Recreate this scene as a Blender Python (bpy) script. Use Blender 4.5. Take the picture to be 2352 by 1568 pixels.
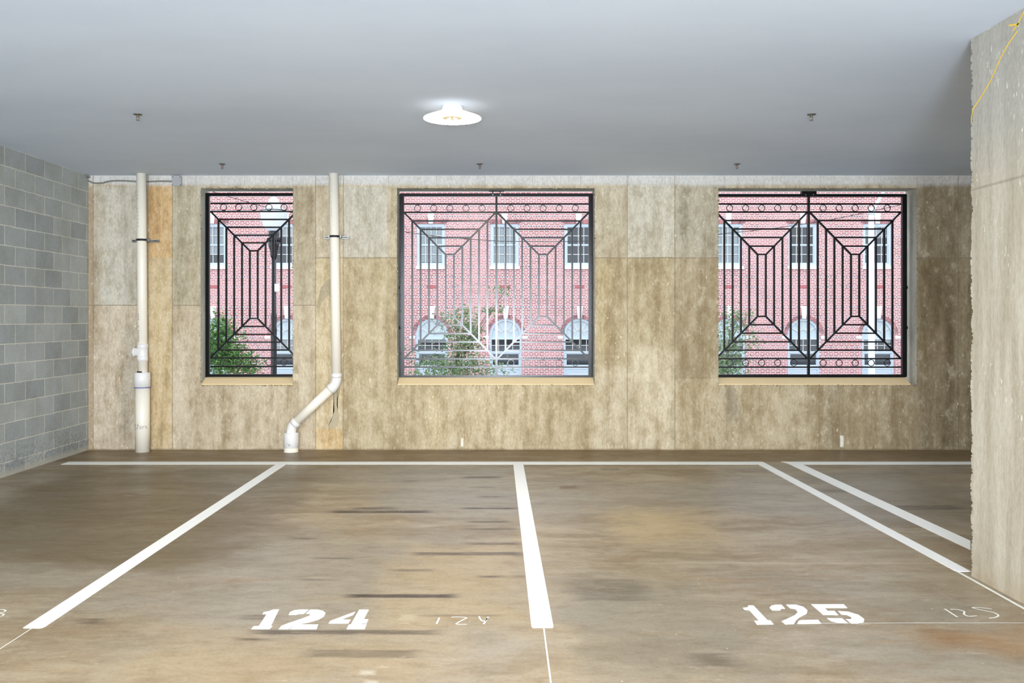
import bpy, bmesh, math, random
from mathutils import Vector, Matrix
for o in list(bpy.data.objects): bpy.data.objects.remove(o)
SC = bpy.context.scene
COL = SC.collection
random.seed(7)

# ------------------------------------------------------------------ camera, sky, lights, exposure
F = 2050.0; VX = 1142.0; VY = 731.0; EYE = 1.606; D = 10.9; CEIL = 3.35
cam_d = bpy.data.cameras.new('camera'); cam = bpy.data.objects.new('camera', cam_d); COL.objects.link(cam)
cam.location = (0, 0, EYE); cam.rotation_euler = (math.pi/2, 0, 0)
cam_d.sensor_width = 36; cam_d.lens = 36*F/2352; cam_d.clip_start = .05; cam_d.clip_end = 300
cam_d.shift_x = (1176-VX)/2352; cam_d.shift_y = -(784-VY)/2352
SC.camera = cam
SC.view_settings.view_transform = 'Standard'; SC.view_settings.look = 'None'
SC.view_settings.gamma = 1; SC.view_settings.use_curve_mapping = False
SC.view_settings.exposure = 1.18
SC.cycles.max_bounces = 6; SC.cycles.diffuse_bounces = 4; SC.cycles.glossy_bounces = 2; SC.cycles.transmission_bounces = 3; SC.cycles.transparent_max_bounces = 6
SC.cycles.use_adaptive_sampling = True; SC.cycles.adaptive_threshold = .02; SC.cycles.sample_clamp_indirect = 8; SC.cycles.caustics_reflective = False; SC.cycles.caustics_refractive = False

world = bpy.data.worlds.new('overcast_sky'); SC.world = world; world.use_nodes = True
wt = world.node_tree; wt.nodes.clear()
wo = wt.nodes.new('ShaderNodeOutputWorld'); wb = wt.nodes.new('ShaderNodeBackground')
wtc = wt.nodes.new('ShaderNodeTexCoord'); wsp = wt.nodes.new('ShaderNodeSeparateXYZ'); wr = wt.nodes.new('ShaderNodeValToRGB')
wt.links.new(wtc.outputs['Generated'], wsp.inputs[0]); wt.links.new(wsp.outputs['Z'], wr.inputs[0])
wr.color_ramp.elements[0].position = 0.0; wr.color_ramp.elements[0].color = (.86, .93, 1, 1)
wr.color_ramp.elements[1].position = .9; wr.color_ramp.elements[1].color = (.74, .86, 1, 1)
wt.links.new(wr.outputs[0], wb.inputs[0]); wb.inputs[1].default_value = 1.02
wt.links.new(wb.outputs[0], wo.inputs[0])

def area(name, loc, rot, sx, sy, watts, color, spread=math.pi):
    l = bpy.data.lights.new(name, 'AREA'); l.shape = 'RECTANGLE'; l.size = sx; l.size_y = sy
    l.energy = watts; l.color = color; l.spread = spread
    o = bpy.data.objects.new(name, l); COL.objects.link(o); o.location = loc; o.rotation_euler = rot
    return o
# added cool fill light behind the camera, brightens the room like entrance daylight
area('rear_fill', (-1.0, -6.2, 1.75), (math.radians(90), 0, math.radians(0)), 9.5, 2.9, 420, (.86, .93, 1.0))
# unseen ceiling lamps: first one matches the grille's glint, others added for brightness
for lx, ly, w in ((-.55, 2.2, 46), (-.55, -2.6, 46), (4.9, 7.3, 5), (-3.6, 3.0, 10)):
    l = bpy.data.lights.new('unseen_lamp', 'AREA'); l.shape = 'DISK'; l.size = .5; l.energy = w; l.color = (1, .88, .70)
    o = bpy.data.objects.new('unseen_lamp', l); COL.objects.link(o); o.location = (lx, ly, CEIL-.12)
# photographer's flash on the camera
fl = bpy.data.lights.new('camera_flash', 'AREA'); fl.shape = 'RECTANGLE'; fl.size = .5; fl.size_y = .35; fl.energy = 24; fl.color = (1, .97, .93)
flo = bpy.data.objects.new('camera_flash', fl); COL.objects.link(flo); flo.location = (.04, -.15, 1.07); flo.rotation_euler = (math.radians(90), 0, 0)

# added unseen fill light aimed upwards, brightens the ceiling
area('ceiling_fill', (-.05, -3.0, 1.25), (math.radians(180-50), 0, 0), 1.1, 1.1, 400, (.80, .90, 1.0))

# ------------------------------------------------------------------ geometry helpers
def W(px, py, d=D):                    # a photograph point seen at depth d, in metres
    s = F/d
    return Vector(((px-VX)/s, d, EYE-(py-VY)/s))
def FL(px, py, z=0.0):                 # a photograph point lying on the floor
    d = (EYE-z)*F/(py-VY)
    return Vector(((px-VX)*d/F, d, z))

def mesh_obj(name, bm, mats, parent=None, smooth=False, label=None, cat=None, group=None, kind=None):
    me = bpy.data.meshes.new(name)
    bmesh.ops.recalc_face_normals(bm, faces=bm.faces)
    bm.to_mesh(me); bm.free()
    if not isinstance(mats, (list, tuple)): mats = [mats]
    for m in mats: me.materials.append(m)
    if smooth:
        for p in me.polygons: p.use_smooth = True
    o = bpy.data.objects.new(name, me); COL.objects.link(o)
    if parent: o.parent = parent; o.matrix_parent_inverse = Matrix.Translation(-Vector(parent.location)) if parent.type == 'EMPTY' else Matrix.Identity(4)
    tag(o, label, cat, group, kind)
    return o
def tag(o, label=None, cat=None, group=None, kind=None):
    if label: o['label'] = label
    if cat: o['category'] = cat
    if group: o['group'] = group
    if kind: o['kind'] = kind
    return o
def thing(name, label, cat, loc=(0, 0, 0), group=None):
    o = bpy.data.objects.new(name, None); COL.objects.link(o); o.location = loc; o.empty_display_size = .1
    return tag(o, label, cat, group)

def box(bm, x0, x1, y0, y1, z0, z1, mi=0, bev=0):
    vs = [bm.verts.new((x, y, z)) for x in (x0, x1) for y in (y0, y1) for z in (z0, z1)]
    fs = []
    for idx in ((0, 1, 3, 2), (4, 6, 7, 5), (0, 4, 5, 1), (2, 3, 7, 6), (0, 2, 6, 4), (1, 5, 7, 3)):
        f = bm.faces.new([vs[i] for i in idx]); f.material_index = mi; fs.append(f)
    if bev:
        es = list({e for f in fs for e in f.edges})
        bmesh.ops.bevel(bm, geom=es, offset=bev, segments=2, affect='EDGES', profile=.6)
    return fs
def bar(bm, a, b, w, dpt):             # a square bar from a to b in a vertical plane, w wide, dpt deep (towards +y)
    a = Vector(a); b = Vector(b); u = (b-a).normalized(); n = Vector((0, 1, 0)); s = u.cross(n).normalized()*w/2
    vs = []
    for p in (a, b):
        for q in (-s, s):
            for t in (0, dpt): vs.append(bm.verts.new(p+q+n*t))
    for idx in ((0, 1, 3, 2), (4, 6, 7, 5), (0, 4, 5, 1), (2, 3, 7, 6), (0, 2, 6, 4), (1, 5, 7, 3)):
        bm.faces.new([vs[i] for i in idx])
def tube(bm, pts, r, seg=10, caps=True, mi=0):
    pts = [Vector(p) for p in pts]; rs = r if isinstance(r, (list, tuple)) else [r]*len(pts)
    rings = []; prev = None
    for i, p in enumerate(pts):
        if i == 0: t = pts[1]-p
        elif i == len(pts)-1: t = p-pts[i-1]
        else: t = (pts[i+1]-p).normalized()+(p-pts[i-1]).normalized()
        t.normalize()
        if prev is None:
            up = Vector((0, 0, 1)) if abs(t.z) < .9 else Vector((0, 1, 0))
            a = t.cross(up).normalized()
        else:
            a = (prev-t*prev.dot(t)).normalized()
        prev = a; b = t.cross(a)
        rings.append([bm.verts.new(p+(a*math.cos(k*2*math.pi/seg)+b*math.sin(k*2*math.pi/seg))*rs[i]) for k in range(seg)])
    for i in range(len(rings)-1):
        for k in range(seg):
            f = bm.faces.new((rings[i][k], rings[i][(k+1) % seg], rings[i+1][(k+1) % seg], rings[i+1][k])); f.material_index = mi; f.smooth = True
    if caps:
        bm.faces.new(rings[0]).material_index = mi; bm.faces.new(rings[-1]).material_index = mi
def lathe(bm, c, prof, seg=32, mi=0, cap=True):     # prof: (radius, z) pairs about a vertical axis at c
    rings = [[bm.verts.new((c[0]+r*math.cos(k*2*math.pi/seg), c[1]+r*math.sin(k*2*math.pi/seg), c[2]+z)) for k in range(seg)] for r, z in prof]
    for i in range(len(rings)-1):
        for k in range(seg):
            f = bm.faces.new((rings[i][k], rings[i][(k+1) % seg], rings[i+1][(k+1) % seg], rings[i+1][k])); f.material_index = mi; f.smooth = True
    if cap:
        bm.faces.new(rings[0]).material_index = mi; bm.faces.new(rings[-1]).material_index = mi
def torus(bm, c, R, w, dpt, seg=28):    # a flat-bar ring standing in the xz plane
    rr = []
    for k in range(seg):
        a = k*2*math.pi/seg; row = []
        for rad, y in ((R-w, 0), (R, 0), (R, dpt), (R-w, dpt)):
            row.append(bm.verts.new((c[0]+rad*math.cos(a), c[1]+y, c[2]+rad*math.sin(a))))
        rr.append(row)
    for k in range(seg):
        n = rr[(k+1) % seg]
        for j in range(4): bm.faces.new((rr[k][j], rr[k][(j+1) % 4], n[(j+1) % 4], n[j]))
def prism(bm, poly, thick, axis='z', base=0.0, mi=0):   # extrude a polygon of Vectors along an axis
    off = {'z': Vector((0, 0, thick)), 'y': Vector((0, thick, 0)), 'x': Vector((thick, 0, 0))}[axis]
    a = [bm.verts.new(p) for p in poly]; b = [bm.verts.new(Vector(p)+off) for p in poly]
    f1 = bm.faces.new(a); f2 = bm.faces.new(b); f1.material_index = f2.material_index = mi
    n = len(a)
    for i in range(n):
        f = bm.faces.new((a[i], a[(i+1) % n], b[(i+1) % n], b[i])); f.material_index = mi
    bmesh.ops.triangulate(bm, faces=[f1, f2])

# ------------------------------------------------------------------ material helpers
def srgb(r, g, b):
    f = lambda c: (c/255/12.92) if c/255 <= .04045 else ((c/255+.055)/1.055)**2.4
    return (f(r), f(g), f(b), 1)
class NT:
    def __init__(s, name):
        s.m = bpy.data.materials.new(name); s.m.use_nodes = True; s.t = s.m.node_tree; s.t.nodes.clear()
        s.out = s.n('ShaderNodeOutputMaterial'); s.b = s.n('ShaderNodeBsdfPrincipled'); s.l(s.b.outputs[0], s.out.inputs[0])
        s.co = s.n('ShaderNodeTexCoord').outputs['Object']
    def n(s, k, **kw):
        x = s.t.nodes.new(k)
        for a, v in kw.items(): setattr(x, a, v)
        return x
    def l(s, a, b):
        s.t.links.new(a, b)
    def put(s, inp, v):
        if hasattr(v, 'is_output'): s.l(v, inp)
        else: inp.default_value = v
    def math(s, op, a, b=0.0, clamp=False):
        x = s.n('ShaderNodeMath', operation=op, use_clamp=clamp); s.put(x.inputs[0], a); s.put(x.inputs[1], b); return x.outputs[0]
    def vm(s, op, a, b=(0, 0, 0)):
        x = s.n('ShaderNodeVectorMath', operation=op); s.put(x.inputs[0], a); s.put(x.inputs[1], b); return x.outputs[0]
    def rng(s, v, a, b, c=0.0, d=1.0, smooth=True):
        x = s.n('ShaderNodeMapRange'); x.interpolation_type = 'SMOOTHSTEP' if smooth else 'LINEAR'
        s.put(x.inputs[0], v)
        for i, q in enumerate((a, b, c, d)): x.inputs[i+1].default_value = q
        return x.outputs[0]
    def noise(s, scale=(1, 1, 1), sc=1.0, det=4.0, rough=.55, off=(0, 0, 0), vec=None):
        v = s.vm('MULTIPLY', vec or s.co, scale); v = s.vm('ADD', v, off)
        x = s.n('ShaderNodeTexNoise'); s.l(v, x.inputs['Vector']); x.inputs['Scale'].default_value = sc
        x.inputs['Detail'].default_value = det; x.inputs['Roughness'].default_value = rough
        return x.outputs['Fac']
    def mix(s, f, a, b, mode='MIX'):
        x = s.n('ShaderNodeMix', data_type='RGBA', blend_type=mode); s.put(x.inputs[0], f); s.put(x.inputs[6], a); s.put(x.inputs[7], b); return x.outputs[2]
    def rect(s, p, x0, x1, z0, z1, soft=.01, k=1.0):     # 1 inside a rectangle of the (x, z) plane of p
        q = s.vm('SUBTRACT', p, ((x0+x1)/2, 0, (z0+z1)/2)); q = s.vm('ABSOLUTE', q); q = s.vm('SUBTRACT', q, (abs(x1-x0)/2, 0, abs(z1-z0)/2))
        if k != 1.0: q = s.vm('MULTIPLY', q, (1, 1, k))
        sp = s.n('ShaderNodeSeparateXYZ'); s.l(q, sp.inputs[0])
        return s.rng(s.math('MAXIMUM', sp.outputs[0], sp.outputs[2]), soft/2, -soft/2)
    def hsv(s, c, sat, val):
        x = s.n('ShaderNodeHueSaturation'); x.inputs['Saturation'].default_value = sat; x.inputs['Value'].default_value = val; s.put(x.inputs['Color'], c); return x.outputs[0]
    def bump(s, h, strength=.3, dist=.01):
        x = s.n('ShaderNodeBump'); x.inputs['Strength'].default_value = strength; x.inputs['Distance'].default_value = dist
        s.l(h, x.inputs['Height']); s.l(x.outputs[0], s.b.inputs['Normal']); return x
    def fin(s, col, rough=.6, spec=.5, metal=0.0):
        s.put(s.b.inputs['Base Color'], col); s.put(s.b.inputs['Roughness'], rough)
        s.b.inputs['Specular IOR Level'].default_value = spec; s.b.inputs['Metallic'].default_value = metal
        return s.m
def simple(name, col, rough=.5, var=.12, sc=12, spec=.5, metal=0.0, bump=0):
    t = NT(name); nz = t.noise(sc=sc, det=4)
    dark = tuple(c*(1-var) for c in col[:3])+(1,); lite = tuple(min(1, c*(1+var)) for c in col[:3])+(1,)
    if bump: t.bump(nz, bump, .004)
    return t.fin(t.mix(nz, dark, lite), rough, spec, metal)

# ---- concrete wall with its formwork panels and stains (x, z in metres on the wall)
def X(px, d=D): return (px-VX)*d/F
def Z(py, d=D): return EYE-(py-VY)*d/F
def concrete_wall():
    t = NT('stained_formed_concrete')
    nzc = t.n('ShaderNodeTexNoise'); t.l(t.co, nzc.inputs['Vector']); nzc.inputs['Scale'].default_value = 3.2; nzc.inputs['Detail'].default_value = 5
    w1 = t.vm('SUBTRACT', nzc.outputs['Color'], (.5, .5, .5))
    wf = t.vm('ADD', t.co, t.vm('MULTIPLY', w1, (.035, 0, .05)))     # ragged edges
    wh = t.vm('ADD', t.co, t.vm('MULTIPLY', w1, (.35, 0, .5)))       # cloudy edges
    streak = t.noise((4.5, 1, .4), 1.5, 7, .68)
    fine = t.noise((1, 1, .45), 48, 6, .78)
    cloud = t.noise((1, 1, 1), 1.15, 5, .6, (3, 0, 9))
    base = t.mix(t.rng(cloud, .35, .68), srgb(203, 186, 154), srgb(188, 168, 128))
    panels = [  # px x0, x1, py y0, y1, colour, amount
        (200, 340, 430, 702, (203, 198, 186), .85), (200, 340, 702, 1033, (208, 191, 168), .8),
        (340, 396, 425, 592, (213, 172, 108), .95), (340, 396, 592, 1033, (208, 182, 132), .85),
        (396, 470, 425, 700, (202, 194, 172), .8), (396, 480, 700, 1033, (206, 188, 160), .8),
        (480, 725, 886, 1033, (204, 186, 158), .7), (672, 725, 430, 700, (190, 176, 148), .8), (672, 725, 700, 1033, (204, 187, 158), .8),
        (725, 788, 430, 592, (212, 198, 172), .8), (725, 788, 592, 985, (214, 194, 152), .85), (725, 788, 985, 1033, (216, 182, 122), .9),
        (790, 890, 430, 592, (202, 197, 184), .85), (790, 912, 592, 1033, (184, 165, 124), .75), (890, 912, 430, 592, (196, 182, 152), .7),
        (912, 1366, 884, 1033, (192, 172, 132), .65),
        (1366, 1440, 430, 592, (196, 184, 158), .8), (1440, 1549, 425, 592, (206, 199, 182), .9), (1366, 1549, 592, 815, (180, 160, 118), .75),
        (1549, 1650, 425, 592, (180, 172, 152), .8), (1549, 1650, 592, 870, (168, 148, 110), .85), (1549, 1650, 870, 1033, (186, 166, 126), .7),
        (1650, 2106, 884, 1033, (180, 160, 122), .65), (2106, 2400, 420, 592, (164, 150, 126), .85), (2106, 2400, 592, 1033, (148, 130, 96), .8),  # two rightmost panels: brown concrete with shade mixed into the tone
        (1880, 2106, 884, 1033, (164, 144, 108), .6),
    ]
    col = base
    for x0, x1, y0, y1, c, a in panels:
        m = t.rect(wf, X(x0), X(x1), Z(y1), Z(y0), .02)
        col = t.mix(t.math('MULTIPLY', m, a), col, srgb(*c))
    blobs = [ # cloudy stains: px box, colour, amount
        (1450, 1545, 800, 1020, (212, 196, 162), .8), (1375, 1400, 610, 800, (210, 190, 140), .55), (1665, 1700, 880, 960, (150, 136, 112), .7),
        (985, 1010, 900, 1030, (206, 186, 140), .5), (1100, 1180, 900, 1000, (206, 188, 150), .5), (505, 530, 900, 1033, (176, 156, 118), .6),
        (560, 590, 890, 1033, (184, 166, 132), .5), (790, 800, 600, 1033, (206, 188, 150), .6), (860, 880, 600, 700, (208, 190, 150), .5),
        (1560, 1590, 440, 540, (150, 142, 120), .5), (1900, 1920, 890, 1033, (140, 122, 90), .6), (2120, 2180, 620, 760, (128, 112, 82), .5),
        (2170, 2200, 430, 1033, (134, 116, 86), .6), (300, 316, 430, 690, (186, 178, 160), .5), (210, 232, 440, 760, (186, 164, 134), .55),
        (280, 312, 740, 1000, (176, 166, 148), .6), (820, 850, 700, 980, (196, 178, 138), .4), (1215, 1330, 900, 1030, (180, 160, 118), .5),
        (620, 650, 440, 690, (170, 156, 126), .6), (1700, 1800, 900, 1033, (200, 180, 142), .5), (1990, 2060, 900, 1033, (176, 156, 120), .5),
        (396, 420, 430, 700, (186, 176, 150), .45), (430, 460, 560, 700, (184, 168, 132), .6), (690, 722, 440, 680, (176, 160, 128), .6),
    ]
    for x0, x1, y0, y1, c, a in blobs:
        m = t.rect(wh, X(x0), X(x1), Z(y1), Z(y0), .16)
        col = t.mix(t.math('MULTIPLY', m, a), col, srgb(*c))
    col = t.mix(t.rng(streak, .42, .68, 0, .7), col, t.mix(1.0, col, srgb(206, 196, 172), 'MULTIPLY'))
    col = t.mix(t.rng(streak, .48, .32, 0, .22), col, srgb(222, 210, 182))
    mott = t.noise((1.3, 1, .8), 7, 6, .7, (2, 8, 1)); col = t.mix(t.rng(mott, .46, .64, 0, .58), col, t.mix(1.0, col, srgb(214, 204, 182), 'MULTIPLY')); col = t.mix(t.rng(mott, .46, .32, 0, .35), col, srgb(226, 214, 186))
    # ceiling paint overspray at the top of the wall
    m = t.rect(wf, -6, 9, Z(425), 4, .07); col = t.mix(t.math('MULTIPLY', m, .72), col, srgb(214, 216, 220))
    # patches of fresh cement
    for x0, x1, y0, y1, c in ((1058, 1063, 1006, 1026, (245, 240, 226)), (1929, 1937, 1000, 1026, (240, 234, 220)), (672, 686, 858, 874, (216, 200, 168)),
                              (203, 213, 430, 1033, (176, 148, 112))):
        col = t.mix(t.math('MULTIPLY', t.rect(wf, X(x0), X(x1), Z(y1), Z(y0), .015), .85), col, srgb(*c))
    # formwork seams
    wl = t.vm('ADD', t.co, t.vm('MULTIPLY', w1, (.006, 0, .006))); ws = t.n('ShaderNodeSeparateXYZ'); t.l(wl, ws.inputs[0])
    u = t.rng(ws.outputs[0], X(0), X(2400), 0, 1, False)
    def ramp(stops):                     # stops: (px, value) along the wall
        r = t.n('ShaderNodeValToRGB'); r.color_ramp.interpolation = 'LINEAR'; el = r.color_ramp.elements
        stops = sorted(stops)
        for i, (px, v) in enumerate(stops):
            e = el[i] if i < 2 else el.new(px/2400)
            e.position = px/2400; e.color = (v, v, v, 1)
        t.l(u, r.inputs[0]); return r.outputs[0]
    v = None
    for px in (214, 340, 396, 725, 788.5, 1440.7, 1550, 2201):
        cmpn = t.n('ShaderNodeMath', operation='COMPARE'); t.l(ws.outputs[0], cmpn.inputs[0]); cmpn.inputs[1].default_value = X(px); cmpn.inputs[2].default_value = .0055
        v = cmpn.outputs[0] if v is None else t.math('MAXIMUM', v, cmpn.outputs[0])
    def band(z0, z1, w): return t.rng(t.math('ABSOLUTE', t.math('SUBTRACT', ws.outputs[2], (z0+z1)/2)), w, w*.4)
    h592 = t.math('MULTIPLY', band(Z(592), Z(592), .009), ramp([(0, 0), (724, 0), (725, 1), (912, 1), (1366, 1), (1650, 1), (2106, 1), (2400, 1)]))
    h700 = t.math('MULTIPLY', band(Z(701), Z(701), .009), ramp([(204, 0), (206, 1), (339, 1), (341, 0), (395, 0), (397, 1), (724, 1), (726, 0)]))
    tick = t.math('ABSOLUTE', t.math('SUBTRACT', t.math('FRACT', t.math('DIVIDE', t.math('SUBTRACT', ws.outputs[0], X(1000-1100)), 110.3*D/F)), .5))
    tick = t.math('MULTIPLY', t.rng(tick, .492, .497), t.rng(ws.outputs[2], Z(431), Z(429)))
    sm = t.math('MAXIMUM', t.math('MAXIMUM', v, t.math('MULTIPLY', tick, .6)), t.math('MAXIMUM', h592, h700))
    col = t.mix(t.math('MULTIPLY', sm, .62), col, srgb(134, 118, 90))
    # bug holes and pale chips
    vo = t.n('ShaderNodeTexVoronoi'); vo.feature = 'F1'; t.l(t.vm('MULTIPLY', t.co, (1, .01, .8)), vo.inputs['Vector']); vo.inputs['Scale'].default_value = 17
    hole = t.math('MULTIPLY', t.rng(vo.outputs['Distance'], .10, .05), t.rng(t.noise((1, 1, 1), 2.3, 2, .5, (5, 5, 5)), .44, .54))
    col = t.mix(t.math('MULTIPLY', hole, .7), col, srgb(112, 100, 78))
    chip = t.math('MULTIPLY', t.rng(t.noise((1, 1, .45), 30, 4, .65, (9, 2, 2)), .61, .67), t.rng(t.noise((1.4, 1, .6), 1.6, 2, .5, (1, 7, 3)), .44, .56))
    col = t.mix(t.math('MULTIPLY', chip, .8), col, srgb(232, 220, 190))
    col = t.mix(t.rng(fine, .34, .68, 0, .5), col, t.mix(1.0, col, srgb(196, 184, 160), 'MULTIPLY'))
    # narrow brown line along the foot
    col = t.mix(t.math('MULTIPLY', t.rect(wf, -6, 9, -.1, .012, .03), .7), col, srgb(120, 98, 62))
    h = t.math('SUBTRACT', t.math('SUBTRACT', t.math('MULTIPLY', fine, .5), sm), t.math('MULTIPLY', hole, .8))
    t.bump(h, .35, .006)
    return t.fin(t.hsv(col, .86, 1.15), .78, .25)
M = {}
M['wall'] = concrete_wall()
def grey_concrete(name, a, b, warm=None):
    t = NT(name)
    c = t.mix(t.rng(t.noise((1.6, 1.6, .7), 2.2, 6, .65), .35, .65), srgb(*a), srgb(*b))
    f = t.noise(sc=38, det=5, rough=.7)
    c = t.mix(t.rng(f, .35, .7, 0, .35), c, t.mix(1.0, c, srgb(196, 190, 176), 'MULTIPLY'))
    t.bump(f, .4, .005)
    return t.fin(c, .8, .25)
M['reveal'] = grey_concrete('reveal_concrete', (206, 204, 192), (176, 174, 162))
M['sill'] = simple('cement_sill_paint', srgb(246, 216, 166), .7, .06, 6)

def column_mat():
    t = NT('column_concrete')
    nz = t.noise((2.5, 5, .5), 1.5, 6, .62); c = t.mix(t.rng(nz, .36, .64), srgb(208, 199, 180), srgb(186, 175, 152))
    sp = t.n('ShaderNodeSeparateXYZ'); t.l(t.co, sp.inputs[0])
    c = t.mix(t.rng(sp.outputs[2], 2.3, 2.9, 0, .8), c, t.mix(nz, srgb(196, 195, 188), srgb(172, 169, 160)))
    fine = t.noise((1, 1, .4), 46, 5, .7)
    c = t.mix(t.rng(fine, .35, .7, 0, .4), c, t.mix(1.0, c, srgb(206, 198, 184), 'MULTIPLY'))
    chip = t.math('MULTIPLY', t.rng(t.noise((1, 1, .35), 44, 3, .65, (4, 4, 4)), .62, .67), t.rng(t.noise((1, 1.5, .8), 2.2, 2, .5, (8, 1, 3)), .46, .6))
    c = t.mix(t.math('MULTIPLY', chip, t.rng(sp.outputs[2], .6, .9, .15, .85)), c, srgb(240, 234, 216))
    c = t.mix(t.rng(sp.outputs[2], .22, .0, 0, .75), c, t.mix(t.noise(sc=9, det=5), srgb(150, 120, 72), srgb(206, 196, 172)))
    # pour seam that rises slightly
    zz = t.math('ABSOLUTE', t.math('SUBTRACT', sp.outputs[2], 2.408)); sm = t.rng(zz, .010, .003)
    c = t.mix(t.math('MULTIPLY', sm, .5), c, srgb(150, 138, 112))
    t.bump(t.math('SUBTRACT', t.math('MULTIPLY', fine, .6), sm), .45, .008)
    return t.fin(t.hsv(c, .85, .90), .8, .25)
M['column'] = column_mat()

def block_mat():
    t = NT('concrete_block_masonry')
    sp = t.n('ShaderNodeSeparateXYZ'); t.l(t.co, sp.inputs[0]); cb = t.n('ShaderNodeCombineXYZ')
    t.l(t.math('ADD', sp.outputs[1], 40-10.44), cb.inputs[0]); t.l(t.math('SUBTRACT', CEIL+40*.2005, sp.outputs[2]), cb.inputs[1])
    wob = t.n('ShaderNodeTexNoise'); t.l(t.co, wob.inputs['Vector']); wob.inputs['Scale'].default_value = 9
    v = t.vm('ADD', cb.outputs[0], t.vm('MULTIPLY', t.vm('SUBTRACT', wob.outputs['Color'], (.5, .5, .5)), (.012, .012, 0)))
    br = t.n('ShaderNodeTexBrick'); t.l(v, br.inputs['Vector']); br.offset = .5; br.offset_frequency = 2; br.squash = 1
    br.inputs['Scale'].default_value = 1; br.inputs['Mortar Size'].default_value = .006; br.inputs['Mortar Smooth'].default_value = .35; br.inputs['Bias'].default_value = -.1
    br.inputs['Brick Width'].default_value = .4; br.inputs['Row Height'].default_value = .2005
    br.inputs['Color1'].default_value = srgb(186, 190, 188); br.inputs['Color2'].default_value = srgb(162, 167, 168); br.inputs['Mortar'].default_value = srgb(226, 223, 212)
    cl = t.noise(sc=2.2, det=5, rough=.65); fi = t.noise(sc=60, det=5, rough=.75)
    c = t.mix(t.rng(cl, .35, .7, 0, .5), br.outputs['Color'], t.mix(1.0, br.outputs['Color'], srgb(214, 212, 200), 'MULTIPLY'))
    c = t.mix(t.rng(fi, .4, .7, 0, .35), c, t.mix(1.0, c, srgb(190, 190, 186), 'MULTIPLY'))
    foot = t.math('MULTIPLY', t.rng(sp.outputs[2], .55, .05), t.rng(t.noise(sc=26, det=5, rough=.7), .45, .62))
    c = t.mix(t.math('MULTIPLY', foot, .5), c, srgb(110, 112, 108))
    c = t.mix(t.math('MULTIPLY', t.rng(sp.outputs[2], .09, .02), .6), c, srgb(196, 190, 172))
    h = t.math('ADD', t.math('MULTIPLY', br.outputs['Fac'], -.7), t.math('MULTIPLY', fi, .5))
    t.bump(h, .6, .006)
    return t.fin(c, .85, .2)
M['block'] = block_mat()

def ceiling_mat():
    t = NT('painted_slab_soffit')
    c = t.mix(t.rng(t.noise((.6, 1, 1), .7, 4, .6), .35, .7), srgb(216, 228, 245), srgb(209, 221, 239))
    f = t.noise(sc=70, det=3); t.bump(f, .12, .003)
    return t.fin(c, .75, .2)
M['ceiling'] = ceiling_mat()

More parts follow.
